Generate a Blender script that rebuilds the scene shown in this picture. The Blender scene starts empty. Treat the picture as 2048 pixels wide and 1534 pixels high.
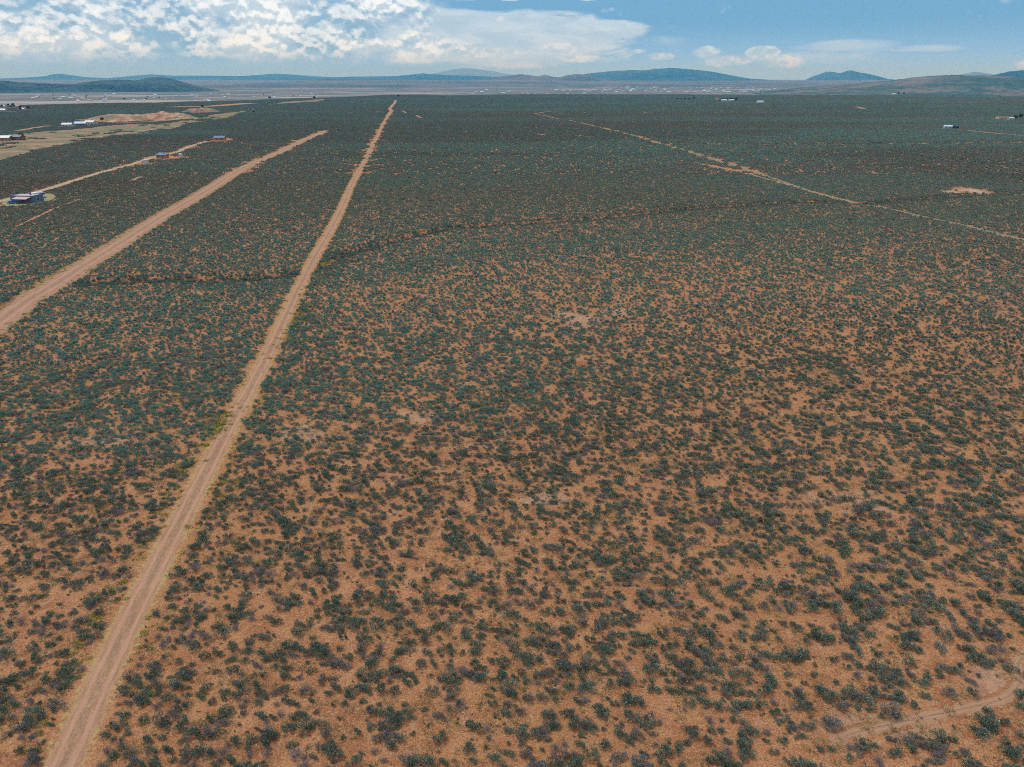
import bpy, bmesh, math, random
import numpy as np
from mathutils import Vector, Matrix
R = math.radians
random.seed(7); RNG = np.random.default_rng(11)

# ------------------------------------------------------------------ camera, sky, sun, exposure
SC = bpy.context.scene
F = 1419.0; CX, CY = 1024.0, 767.0; CAMH = 50.0; HORIZON = 162.0
PITCH = math.atan((CY - HORIZON) / F)
cd = bpy.data.cameras.new("camera"); cam = bpy.data.objects.new("camera", cd)
SC.collection.objects.link(cam); SC.camera = cam
cam.location = (0, 0, CAMH); cam.rotation_euler = (R(90) - PITCH, 0, 0)
cd.sensor_width = 36.0; cd.lens = 36.0 * F / 2048.0; cd.clip_start = 0.5; cd.clip_end = 200000
SC.view_settings.view_transform = 'Standard'; SC.view_settings.look = 'None'
SC.view_settings.gamma = 1.0; SC.view_settings.exposure = 0.45
SC.cycles.max_bounces = 4; SC.cycles.diffuse_bounces = 2; SC.cycles.volume_bounces = 0
SC.cycles.use_fast_gi = False; SC.cycles.use_denoising = False; SC.cycles.filter_width = 1.0
SUN_EL, SUN_AZ = 58.0, -60.0          # azimuth measured from +Y towards +X
sd = bpy.data.lights.new("sun", 'SUN'); sun = bpy.data.objects.new("sun", sd)
SC.collection.objects.link(sun); sd.energy = 1.5; sd.angle = R(12); sd.color = (1.0, 0.95, 0.88)
sdir = Vector((math.sin(R(SUN_AZ)) * math.cos(R(SUN_EL)), math.cos(R(SUN_AZ)) * math.cos(R(SUN_EL)), math.sin(R(SUN_EL))))
sun.rotation_euler = (-sdir).to_track_quat('-Z', 'Y').to_euler()
sun.location = sdir * 300

# ------------------------------------------------------------------ node helper
class NT:
    def __init__(s, tree): s.t = tree; s.n = tree.nodes; s.l = tree.links
    def new(s, typ, **kw):
        n = s.n.new(typ)
        for k, v in kw.items(): setattr(n, k, v)
        return n
    def put(s, sock, v):
        if isinstance(v, bpy.types.NodeSocket): s.l.new(v, sock)
        elif isinstance(v, (tuple, list)) and len(v) == 3 and sock.type == 'RGBA': sock.default_value = (*v, 1)
        elif v is not None: sock.default_value = v
    def m(s, op, a, b=None, c=None, clamp=False):
        n = s.new('ShaderNodeMath', operation=op, use_clamp=clamp)
        for i, v in enumerate((a, b, c)):
            if v is not None: s.put(n.inputs[i], v)
        return n.outputs[0]
    def vm(s, op, a, b=None):
        n = s.new('ShaderNodeVectorMath', operation=op)
        s.put(n.inputs[0], a)
        if b is not None: s.put(n.inputs[1], b)
        return n.outputs[0]
    def noise(s, vec, scale, detail=4, rough=0.55, dist=0.0, out='Fac'):
        n = s.new('ShaderNodeTexNoise')
        s.put(n.inputs['Vector'], vec); n.inputs['Scale'].default_value = scale
        n.inputs['Detail'].default_value = detail; n.inputs['Roughness'].default_value = rough
        n.inputs['Distortion'].default_value = dist
        return n.outputs[out]
    def ss(s, v, a, b, lo=0.0, hi=1.0):
        n = s.new('ShaderNodeMapRange', interpolation_type='SMOOTHSTEP')
        s.put(n.inputs['Value'], v)
        n.inputs['From Min'].default_value = a; n.inputs['From Max'].default_value = b
        n.inputs['To Min'].default_value = lo; n.inputs['To Max'].default_value = hi
        return n.outputs['Result']
    def mix(s, f, a, b, mode='MIX'):
        n = s.new('ShaderNodeMix', data_type='RGBA', blend_type=mode)
        s.put(n.inputs[0], f); s.put(n.inputs[6], a); s.put(n.inputs[7], b)
        return n.outputs[2]
    def attr(s, name, out='Fac'):
        n = s.new('ShaderNodeAttribute', attribute_name=name)
        return n.outputs[out]
    def pos(s): return s.new('ShaderNodeNewGeometry').outputs['Position']
    def map(s, v, scale=(1, 1, 1), loc=(0, 0, 0)):
        n = s.new('ShaderNodeMapping'); s.put(n.inputs['Vector'], v)
        n.inputs['Scale'].default_value = scale; n.inputs['Location'].default_value = loc
        return n.outputs[0]

def direction_of(px, py):
    u = (px - CX) / F; v = (CY - py) / F
    x = u; y = math.cos(PITCH) + v * math.sin(PITCH); z = v * math.cos(PITCH) - math.sin(PITCH)
    return x, y, z
def azel(px, py):
    x, y, z = direction_of(px, py)
    return math.atan2(x, y), math.atan2(z, math.hypot(x, y))

# ------------------------------------------------------------------ sky: Nishita air with broken cloud
W = bpy.data.worlds.new("World"); SC.world = W; W.use_nodes = True
nt = NT(W.node_tree); nt.n.clear()
sky = nt.new('ShaderNodeTexSky', sky_type='NISHITA'); sky.sun_disc = False
sky.sun_elevation = R(SUN_EL); sky.sun_rotation = R(SUN_AZ); sky.altitude = 2100
sky.air_density = 1.3; sky.dust_density = 0.6; sky.ozone_density = 2.0
SKY_STRENGTH = 0.06
gen = nt.new('ShaderNodeTexCoord').outputs['Generated']
sep = nt.new('ShaderNodeSeparateXYZ'); nt.put(sep.inputs[0], gen)
AZ = nt.m('ARCTAN2', sep.outputs[0], sep.outputs[1])
EL = nt.m('ARCSINE', sep.outputs[2])
def co(sx=1.0, sy=1.0, ox=0.0, oy=0.0, w=0.0):
    c = nt.new('ShaderNodeCombineXYZ')
    nt.put(c.inputs[0], nt.m('MULTIPLY_ADD', AZ, sx, ox)); nt.put(c.inputs[1], nt.m('MULTIPLY_ADD', EL, sy, oy)); c.inputs[2].default_value = w
    return c.outputs[0]
def blob(px, py, rx, ry, amp=1.0):
    a, e = azel(px, py); kx = rx / 1542.0 * math.cos(a) ** 2; ky = ry / 1677.0 * math.cos(a)
    dx = nt.m('DIVIDE', nt.m('SUBTRACT', AZ, a), kx); dy = nt.m('DIVIDE', nt.m('SUBTRACT', EL, e), ky)
    d = nt.m('ADD', nt.m('MULTIPLY', dx, dx), nt.m('MULTIPLY', dy, dy))
    return nt.m('MULTIPLY', nt.m('MAXIMUM', nt.m('SUBTRACT', 1.0, d), -1.6), amp)
def maxof(l):
    o = l[0]
    for q in l[1:]: o = nt.m('MAXIMUM', o, q)
    return o
warp = nt.noise(co(1, 1.3, 3, 1), 22, 5, 0.6, out='Color')
def cum(oy, seed=0.0, w=0.022, sc=26):
    base = co(1, 1.25, seed, oy)
    v = nt.vm('ADD', base, nt.vm('MULTIPLY', nt.vm('SUBTRACT', warp, (0.5, 0.5, 0.5)), (w, w, 0)))
    vor = nt.new('ShaderNodeTexVoronoi', feature='SMOOTH_F1'); nt.put(vor.inputs['Vector'], v)
    vor.inputs['Scale'].default_value = sc * 1.5; vor.inputs['Smoothness'].default_value = 0.35
    vor2 = nt.new('ShaderNodeTexVoronoi', feature='SMOOTH_F1'); nt.put(vor2.inputs['Vector'], v)
    vor2.inputs['Scale'].default_value = sc * 3.9; vor2.inputs['Smoothness'].default_value = 0.35
    n = nt.noise(v, sc * 0.62, 9, 0.62)
    o = nt.m('MULTIPLY_ADD', vor.outputs['Distance'], -0.20, nt.m('MULTIPLY', n, 1.25))
    return nt.m('MULTIPLY_ADD', vor2.outputs['Distance'], -0.13, o)
c0 = nt.m('ADD', cum(0.0), 0.0); c1 = nt.m('ADD', cum(0.007), 0.0); 
lit = nt.ss(nt.m('SUBTRACT', c0, c1), -0.07, 0.085)
big = nt.ss(nt.noise(co(1, 1.9, 5, 2), 11, 5, 0.6), 0.40, 0.60)
S1 = maxof([blob(-120, 60, 330, 120, 1.2), blob(250, 50, 360, 95, 1.2), blob(560, 50, 300, 95, 1.2), blob(760, 25, 125, 60, 1.1), blob(780, 90, 150, 45, .8), blob(300, 105, 230, 32, .5), blob(640, 125, 190, 22, .4)])
d1 = nt.m('ADD', nt.m('MULTIPLY', S1, 0.55), nt.m('MULTIPLY', nt.m('SUBTRACT', c0, 0.42), 2.0))
a1 = nt.ss(d1, 0.0, 0.75); a0 = nt.m('MULTIPLY', nt.ss(nt.m('ADD', S1, nt.m('MULTIPLY', nt.m('SUBTRACT', big, 0.5), 0.6)), -0.1, 0.6), nt.ss(EL, 0.010, 0.040, 0.0, 0.75))
# small cumulus right of centre and low line along the horizon
S2 = maxof([blob(1120, 96, 60, 13), blob(980, 104, 110, 14, .8), blob(1165, 117, 70, 10, .8), blob(1270, 103, 26, 6, .8), blob(1322, 113, 36, 10, .8), blob(1412, 104, 34, 15, .9), blob(1450, 122, 70, 16, .8), blob(1525, 106, 42, 17, 1.1), blob(1570, 122, 70, 18, .8), blob(2060, 128, 50, 14, .7), blob(1020, -3, 30, 6), blob(1175, -3, 30, 6), blob(920, -4, 60, 6), blob(1005, 38, 17, 9, .7)])
d2 = nt.m('ADD', nt.m('MULTIPLY', S2, 0.8), nt.m('MULTIPLY', nt.m('SUBTRACT', c0, 0.42), 1.0))
a2 = nt.m('MULTIPLY', nt.ss(d2, 0.22, 0.60), 0.72)
# anvil and cirrus
cs = nt.noise(co(1, 4.5, 2, 7), 16, 7, 0.62, 0.4)
S3 = maxof([blob(1020, 72, 285, 52, 1.0), blob(930, 55, 180, 38, 1.0), blob(1210, 62, 100, 26, .8), blob(1000, 110, 260, 30, .7)])
d3 = nt.m('ADD', S3, nt.m('MULTIPLY', nt.m('SUBTRACT', cs, 0.5), 1.5))
a3 = nt.m('MULTIPLY', nt.ss(d3, -0.02, 0.42), 0.72)
S4 = maxof([blob(1690, 92, 125, 15, 1.0), blob(1850, 97, 130, 9, .8), blob(1640, 112, 180, 20, .6), blob(1330, 84, 60, 12, .3)])
d4 = nt.m('ADD', S4, nt.m('MULTIPLY', nt.m('SUBTRACT', cs, 0.5), 1.8))
a4 = nt.m('MULTIPLY', nt.ss(d4, 0.05, 0.9), 0.55)
# cloud over the rest of the dome, above the frame
hi = nt.noise(gen, 3.2, 4, 0.6)
a5 = nt.m('MULTIPLY', nt.ss(hi, 0.40, 0.54), nt.ss(EL, 0.11, 0.20))
TINT = (0.66, 0.96, 1.15)
lowair = nt.new('ShaderNodeMix', data_type='RGBA'); 
skyc = nt.vm('MULTIPLY', sky.outputs[0], tuple(SKY_STRENGTH * t for t in TINT))
hz = nt.ss(EL, 0.0, 0.085, 1.0, 0.0)
lowc = nt.mix(nt.ss(EL, 0.0, 0.07), (0.27, 0.42, 0.76), (0.12, 0.285, 0.50))
skyc = nt.mix(nt.ss(EL, 0.07, 0.20, 0.9, 0.0), skyc, lowc)
veil = maxof([blob(200, 140, 520, 60, 1.0), blob(700, 130, 460, 50, .8)])
veil = nt.m('MULTIPLY', nt.ss(veil, 0.0, 0.9), 0.35)
skyc = nt.mix(veil, skyc, (0.19, 0.32, 0.58))
CW, CSH = (0.72, 0.78, 0.83), (0.20, 0.34, 0.50)
sh = nt.m('MULTIPLY_ADD', big, 0.42, nt.m('MULTIPLY', lit, 0.75), clamp=True)
ccol = nt.mix(sh, CSH, CW)
out = nt.mix(a4, skyc, (0.46, 0.56, 0.66))
out = nt.mix(a3, out, nt.mix(nt.ss(cs, .35, .65), (0.40, 0.51, 0.62), (0.54, 0.62, 0.70)))
out = nt.mix(a2, out, nt.mix(lit, (0.36, 0.48, 0.60), (0.58, 0.64, 0.70)))
out = nt.mix(a0, out, nt.mix(big, (0.23, 0.37, 0.52), (0.42, 0.53, 0.63)))
out = nt.mix(nt.m('MULTIPLY', a1, nt.ss(EL, 0.012, 0.042, 0.0, 0.95)), out, ccol)
bg = nt.new('ShaderNodeBackground'); nt.put(bg.inputs[0], out); bg.inputs[1].default_value = 1.0
upper = nt.mix(nt.m('MULTIPLY', nt.ss(hi, 0.40, 0.54), nt.ss(EL, 0.125, 0.22)), skyc, (0.75, 0.80, 0.86))
bg2 = nt.new('ShaderNodeBackground'); nt.put(bg2.inputs[0], upper); bg2.inputs[1].default_value = 1.0
# the banked clouds stand low over the northern horizon only; the rest of the dome is the plain upper sky
band = nt.m('MULTIPLY', nt.m('LESS_THAN', nt.m('ABSOLUTE', nt.m('SUBTRACT', EL, 0.062)), 0.064), nt.m('LESS_THAN', nt.m('ABSOLUTE', AZ), 0.85))
ms = nt.new('ShaderNodeMixShader'); nt.put(ms.inputs[0], band); nt.l.new(bg2.outputs[0], ms.inputs[1]); nt.l.new(bg.outputs[0], ms.inputs[2])
wo = nt.new('ShaderNodeOutputWorld'); nt.l.new(ms.outputs[0], wo.inputs[0])

# ------------------------------------------------------------------ numeric noise
def _h(ix, iy, seed):
    n = (ix.astype(np.int64) * 374761393 + iy.astype(np.int64) * 668265263 + seed * 974634777) & 0xFFFFFFFF
    n = ((n ^ (n >> 13)) * 1274126177) & 0xFFFFFFFF
    return ((n ^ (n >> 16)) & 0xFFFF) / 65535.0
def vn(x, y, seed=0):
    x = np.asarray(x, float); y = np.asarray(y, float)
    ix = np.floor(x); iy = np.floor(y); fx = x - ix; fy = y - iy
    fx = fx * fx * (3 - 2 * fx); fy = fy * fy * (3 - 2 * fy)
    a = _h(ix, iy, seed); b = _h(ix + 1, iy, seed); c = _h(ix, iy + 1, seed); d = _h(ix + 1, iy + 1, seed)
    return a + (b - a) * fx + (c - a) * fy + (a - b - c + d) * fx * fy
def fbm(x, y, seed=0, o=4, g=0.5):
    s = 0; a = 1; t = 0
    for i in range(o):
        s = s + a * vn(x * 2 ** i + 17.3 * i, y * 2 ** i - 9.1 * i, seed + i); t += a; a *= g
    return s / t
def smooth(v, a, b):
    t = np.clip((v - a) / (b - a), 0, 1); return t * t * (3 - 2 * t)
def flat(px, py):                      # pixel -> level plane z=0
    x, y, z = direction_of(px, py); t = -CAMH / z
    return np.array((x * t, y * t))
def seg_dist(x, y, pts):
    best = np.full(np.shape(x), 1e9)
    for (ax, ay), (bx, by) in zip(pts[:-1], pts[1:]):
        dx, dy = bx - ax, by - ay; L = dx * dx + dy * dy + 1e-9
        t = np.clip(((x - ax) * dx + (y - ay) * dy) / L, 0, 1)
        best = np.minimum(best, np.hypot(x - ax - t * dx, y - ay - t * dy))
    return best

# ------------------------------------------------------------------ terrain height
ARROYO = [flat(*p) for p in ((-60, 640), (40, 592), (160, 566), (330, 557), (470, 556), (560, 548), (625, 541), (680, 512), (750, 492), (820, 474), (900, 456), (1010, 449), (1200, 437), (1380, 418), (1600, 405), (1740, 408), (1860, 396), (2048, 384), (2200, 374))]
ARROYO2 = [flat(*p) for p in ((1300, 285), (1500, 289), (1800, 288), (2150, 284))]
SWALE = [flat(*p) for p in ((-100, 600), (300, 580), (640, 545), (900, 500), (1150, 470), (1500, 440), (1750, 430), (2100, 405))]
SWALE2 = [flat(*p) for p in ((-100, 300), (500, 293), (800, 292), (1300, 288), (1700, 291), (2150, 287))]
EDGE_AZ = np.array([-3.15, azel(-300, 200)[0], azel(0, 200)[0], azel(500, 200)[0], azel(760, 195)[0], azel(1100, 190)[0], azel(2048, 185)[0], azel(2400, 185)[0], 3.15])
EDGE_R = np.array([2600., 1900., 1950., 2250., 2900., 3050., 3300., 3300., 2600.])
VR = np.array([0, 1500, 3000, 6000, 9000, 14000, 20000, 30000, 60000]); VZ = np.array([-38, -38, -42, -50, -45, 0, 60, 90, 60.])
def zfun(x, y):
    x = np.asarray(x, float); y = np.asarray(y, float)
    r = np.hypot(x, y); az = np.arctan2(x, y)
    z = 0.9 * (fbm(x / 70 + 3, y / 70, 5, 2) - 0.5) * smooth(r, 20, 120)
    z = z + 3.2 * (fbm(x / 420 + 7, y / 210 + 1.7, 9, 2) - 0.5) * smooth(r, 250, 900)
    near = r < 1400
    if np.any(near):
        xa, ya = (x[near], y[near]) if x.ndim else (x, y)
        d = seg_dist(xa, ya, ARROYO); ds = seg_dist(xa, ya, SWALE); d2 = seg_dist(xa, ya, ARROYO2)
        cross_ = np.minimum(np.abs(xa + 30.2 + .1376 * ya), np.minimum(np.abs(xa + 96.3 + .1314 * ya), np.abs(xa - 208 + .136 * ya)))
        dz = -1.0 * np.exp(-(d / 1.7) ** 4) * smooth(cross_, 3.5, 9) - 0.9 * np.exp(-(ds / 16) ** 2) - 1.6 * np.exp(-(d2 / 4) ** 2)
        if x.ndim: z[near] += dz
        else: z = z + dz
    e = np.interp(az, EDGE_AZ, EDGE_R) * (1 + 0.10 * (fbm(az * 14, az * 0, 21, 3) - 0.5))
    k = smooth(r, e, e + 450)
    val = np.interp(r, VR, VZ) + 14 * (fbm(x / 1500, y / 1500, 31, 4) - 0.5)
    return z * (1 - k) + val * k
MARCH = np.concatenate([np.geomspace(30, 60000, 9000)])
def at(px, py):                        # pixel -> point on the terrain
    x, y, z = direction_of(px, py); n = math.hypot(x, y)
    gx = MARCH * x / n; gy = MARCH * y / n; gz = CAMH + MARCH * z / n
    below = np.nonzero(gz < zfun(gx, gy))[0]
    i = below[0] if len(below) else len(MARCH) - 1
    return Vector((float(gx[i]), float(gy[i]), float(zfun(gx[i:i + 1], gy[i:i + 1])[0])))
def zat(x, y): return float(zfun(np.array([x]), np.array([y]))[0])

# ------------------------------------------------------------------ object helpers
ROOT = SC.collection
def tag(o, label=None, cat=None, group=None, kind=None):
    if label: o['label'] = label
    if cat: o['category'] = cat
    if group: o['group'] = group
    if kind: o['kind'] = kind
    return o
def empty(name, loc, rz=0.0, **kw):
    o = bpy.data.objects.new(name, None); ROOT.objects.link(o); o.location = loc; o.rotation_euler = (0, 0, rz)
    o.empty_display_size = 0.5
    return tag(o, **kw)
def mesh_np(name, V, Fc, mats, smooth_=False, fmat=None):
    me = bpy.data.meshes.new(name); V = np.asarray(V, np.float32); Fc = np.asarray(Fc, np.int32)
    me.vertices.add(len(V)); me.vertices.foreach_set('co', V.ravel())
    k = Fc.shape[1]; me.loops.add(Fc.size); me.loops.foreach_set('vertex_index', Fc.ravel())
    me.polygons.add(len(Fc)); me.polygons.foreach_set('loop_start', np.arange(0, Fc.size, k, dtype=np.int32))
    me.polygons.foreach_set('loop_total', np.full(len(Fc), k, np.int32))
    if smooth_: me.polygons.foreach_set('use_smooth', np.ones(len(Fc), bool))
    for m in mats: me.materials.append(m)
    if fmat is not None: me.polygons.foreach_set('material_index', np.asarray(fmat, np.int32))
    me.update(calc_edges=True); me.validate()
    return me
def link(name, me, parent=None):
    o = bpy.data.objects.new(name, me); ROOT.objects.link(o)
    if parent: o.parent = parent
    return o
class MB:
    def __init__(s): s.bm = bmesh.new()
    def box(s, c, d, rz=0.0, bev=0.0):
        M = Matrix.Translation(c) @ Matrix.Rotation(rz, 4, 'Z') @ Matrix.Diagonal((*d, 1))
        g = bmesh.ops.create_cube(s.bm, size=1, matrix=M)
        if bev: bmesh.ops.bevel(s.bm, geom=list({e for v in g['verts'] for e in v.link_edges}), offset=bev, segments=2, affect='EDGES')
        return s
    def cyl(s, c, r, h, axis='Z', seg=16, r2=None):
        rot = Matrix.Identity(4) if axis == 'Z' else (Matrix.Rotation(R(90), 4, 'Y') if axis == 'X' else Matrix.Rotation(R(90), 4, 'X'))
        bmesh.ops.create_cone(s.bm, cap_ends=True, segments=seg, radius1=r, radius2=r if r2 is None else r2, depth=h, matrix=Matrix.Translation(c) @ rot)
        return s
    def prism(s, prof, x0, x1, axis='X'):    # profile in (y,z) extruded along x, or (x,z) along y
        f = (lambda a, b, t: (t, a, b)) if axis == 'X' else (lambda a, b, t: (a, t, b))
        A = [s.bm.verts.new(f(a, b, x0)) for a, b in prof]; B = [s.bm.verts.new(f(a, b, x1)) for a, b in prof]
        n = len(prof); s.bm.faces.new(A); s.bm.faces.new(B[::-1])
        for i in range(n): s.bm.faces.new((A[i], B[i], B[(i + 1) % n], A[(i + 1) % n]))
        return s
    def mesh(s, name, mat):
        bmesh.ops.recalc_face_normals(s.bm, faces=s.bm.faces)
        me = bpy.data.meshes.new(name); s.bm.to_mesh(me); s.bm.free(); me.materials.append(mat); return me
    def build(s, name, mat, parent=None): return link(name, s.mesh(name, mat), parent)

# ------------------------------------------------------------------ materials
def newmat(name):
    m = bpy.data.materials.new(name); m.use_nodes = True; n = NT(m.node_tree); n.n.clear()
    b = n.new('ShaderNodeBsdfPrincipled'); o = n.new('ShaderNodeOutputMaterial'); n.l.new(b.outputs[0], o.inputs[0])
    b.inputs['Roughness'].default_value = 0.85; b.inputs['Specular IOR Level'].default_value = 0.2
    return m, n, b
def plain(name, col, rough=0.6, var=0.12, scale=1.5, metal=0.0, spec=0.4):
    m, n, b = newmat(name)
    t = n.new('ShaderNodeTexCoord').outputs['Object']
    f = n.noise(t, scale, 5, 0.6)
    c = n.mix(f, tuple(v * (1 - var) for v in col), tuple(min(1, v * (1 + var)) for v in col))
    n.put(b.inputs['Base Color'], c); b.inputs['Roughness'].default_value = rough; b.inputs['Metallic'].default_value = metal
    b.inputs['Specular IOR Level'].default_value = spec
    return m
def soil_group():
    g = bpy.data.node_groups.new("bare_soil", 'ShaderNodeTree')
    g.interface.new_socket('Vector', in_out='INPUT', socket_type='NodeSocketVector')
    g.interface.new_socket('Color', in_out='OUTPUT', socket_type='NodeSocketColor')
    g.interface.new_socket('Height', in_out='OUTPUT', socket_type='NodeSocketFloat')
    n = NT(g); gi = n.new('NodeGroupInput'); go = n.new('NodeGroupOutput'); P = gi.outputs[0]
    big_ = n.noise(P, 0.035, 5, 0.6); med = n.noise(P, 0.32, 6, 0.62, 0.5); fine = n.noise(P, 2.6, 6, 0.7); grain = n.noise(P, 5.5, 5, 0.8)
    c = n.mix(n.ss(med, 0.36, 0.64), (0.275, 0.096, 0.038), (0.40, 0.180, 0.080))
    c = n.mix(n.ss(big_, 0.42, 0.66), c, (0.34, 0.145, 0.056))
    c = n.mix(n.m('MULTIPLY', n.ss(n.noise(P, 0.55, 4, 0.6), 0.57, 0.70), 0.55), c, (0.42, 0.25, 0.165))
    c = n.mix(n.m('MULTIPLY', n.ss(n.noise(n.map(P, loc=(40, 9, 0)), 0.25, 4, 0.6), 0.56, 0.68), 0.5), c, (0.27, 0.085, 0.048))
    c = n.mix(n.m('MULTIPLY', n.ss(fine, 0.50, 0.66), 0.65), c, (0.42, 0.29, 0.13))     # straw litter
    c = n.mix(n.m('MULTIPLY', n.ss(grain, 0.50, 0.60), 0.85), c, (0.095, 0.055, 0.042))
    c = n.mix(n.m('MULTIPLY', n.ss(n.noise(n.map(P, loc=(3, 71, 0)), 6.5, 4, 0.8), 0.52, 0.62), 0.6), c, (0.55, 0.34, 0.19))
    c = n.mix(n.m('MULTIPLY', n.ss(n.noise(n.map(P, loc=(9, 31, 0)), 3.0, 5, 0.8), 0.56, 0.64), 0.7), c, (0.14, 0.13, 0.085))
    n.put(go.inputs[0], c); n.put(go.inputs[1], n.m('ADD', n.m('MULTIPLY', fine, 0.6), grain))
    return g
SOIL = soil_group()
def soil(n, P):
    g = n.new('ShaderNodeGroup'); g.node_tree = SOIL; n.put(g.inputs[0], P); return g.outputs[0], g.outputs[1]
def bump(n, b, h, dist, st=0.5):
    k = n.new('ShaderNodeBump'); k.inputs['Strength'].default_value = st; k.inputs['Distance'].default_value = dist
    n.put(k.inputs['Height'], h); n.l.new(k.outputs[0], b.inputs['Normal'])

def ground_material():
    m, n, b = newmat("ground_soil"); P = n.pos(); c, h = soil(n, P)
    # far cover of brush, dry meadow, pale flats: masks carried by the ground mesh
    veg = n.mix(n.ss(n.noise(P, 0.12, 6, 0.7), 0.35, 0.65), (0.06, 0.105, 0.095), (0.11, 0.15, 0.125))
    veg = n.mix(n.ss(n.noise(P, 0.011, 5, 0.6), 0.42, 0.65), veg, (0.115, 0.115, 0.090))
    c = n.mix(n.attr('brush'), c, veg)
    grass = n.mix(n.ss(n.noise(P, 0.05, 8, 0.8), 0.38, 0.62), (0.10, 0.12, 0.06), (0.36, 0.22, 0.15))
    grass = n.mix(n.m('MULTIPLY', n.ss(n.noise(P, 0.012, 6, 0.65), 0.45, 0.62), .7), grass, (0.13, 0.16, 0.085))
    c = n.mix(n.attr('meadow'), c, grass)
    # valley floor
    vm_ = n.map(P, (0.00040, 0.0010, 0.0))
    v1 = n.noise(vm_, 6, 8, 0.65); v2 = n.noise(n.map(P, (0.0022, 0.006, 0)), 2.0, 7, 0.7)
    val = n.mix(n.ss(v1, 0.35, 0.62), (0.05, 0.095, 0.085), (0.20, 0.165, 0.15))
    val = n.mix(n.m('MULTIPLY', n.ss(v2, 0.5, 0.68), 0.6), val, (0.045, 0.07, 0.055))
    c = n.mix(n.attr('valley'), c, val)
    pale = n.mix(n.noise(n.map(P, (0.003, 0.012, 0)), 3, 6, 0.7), (0.26, 0.22, 0.18), (0.60, 0.50, 0.42))
    c = n.mix(n.attr('pale'), c, pale)
    n.put(b.inputs['Base Color'], c); b.inputs['Roughness'].default_value = 0.95; b.inputs['Specular IOR Level'].default_value = 0.1
    bump(n, b, h, 0.06, 0.6)
    return m
def road_material(name, main, rut, verge, yellow, wide=0.62, soft=0.16):
    m, n, b = newmat(name); P = n.pos(); c, h = soil(n, P)
    uv = n.new('ShaderNodeUVMap', uv_map='UVMap').outputs[0]
    sp = n.new('ShaderNodeSeparateXYZ'); n.put(sp.inputs[0], uv)
    U = sp.outputs[0]; ed = n.m('ABSOLUTE', U)                  # -1..1 across, metres along
    lng = n.noise(n.map(uv, (7.0, 0.16, 1)), 2.0, 6, 0.75); fine = n.noise(P, 2.4, 6, 0.78); grain = n.noise(P, 6, 5, 0.8)
    s1 = n.mix(n.ss(lng, 0.36, 0.62), rut, main)
    s1 = n.mix(n.m('MULTIPLY', n.ss(grain, 0.50, 0.60), 0.5), s1, tuple(v * 0.45 for v in rut))
    s1 = n.mix(n.m('MULTIPLY', n.ss(fine, 0.52, 0.68), 0.4), s1, tuple(min(1, v * 1.25) for v in main))
    s1 = n.mix(n.m('MULTIPLY', n.ss(n.noise(P, 0.09, 4, 0.6), 0.45, 0.65), 0.5), s1, rut)
    crown_ = n.m('MULTIPLY', n.ss(ed, 0.03, 0.15, 1, 0), n.ss(n.noise(P, 1.6, 6, 0.8), 0.44, 0.56))
    s1 = n.mix(n.m('MULTIPLY', crown_, 0.75), s1, (0.21, 0.15, 0.085))
    rt = n.ss(n.m('ABSOLUTE', n.m('SUBTRACT', ed, n.m('MULTIPLY_ADD', n.noise(n.map(uv, (0.1, 0.06, 1)), 1.0, 3, .6), 0.10, 0.20))), 0.02, 0.10, 1, 0)
    s1 = n.mix(n.m('MULTIPLY', rt, 0.5), s1, tuple(min(1, v * 1.12) for v in main))
    wob = n.m('MULTIPLY', n.m('SUBTRACT', n.noise(P, 0.5, 6, 0.7), 0.5), 0.55)
    e2 = n.m('ADD', ed, wob)
    vg = n.mix(n.ss(n.noise(P, 0.7, 6, 0.72), 0.40, 0.60), verge, yellow)
    e3 = n.m('ADD', ed, n.m('MULTIPLY', n.m('SUBTRACT', n.noise(P, 2.2, 6, 0.8), 0.5), 2.2))
    c2 = n.mix(n.ss(e3, wide + 0.04, wide + 0.12), vg, c)
    c3 = n.mix(n.ss(e2, wide - soft / 2, wide + soft / 2), s1, c2)
    n.put(b.inputs['Base Color'], c3); bump(n, b, n.m('ADD', h, n.m('MULTIPLY', lng, 2.0)), 0.05, 0.6)
    b.inputs['Roughness'].default_value = 0.95; b.inputs['Specular IOR Level'].default_value = 0.1
    return m
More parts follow.
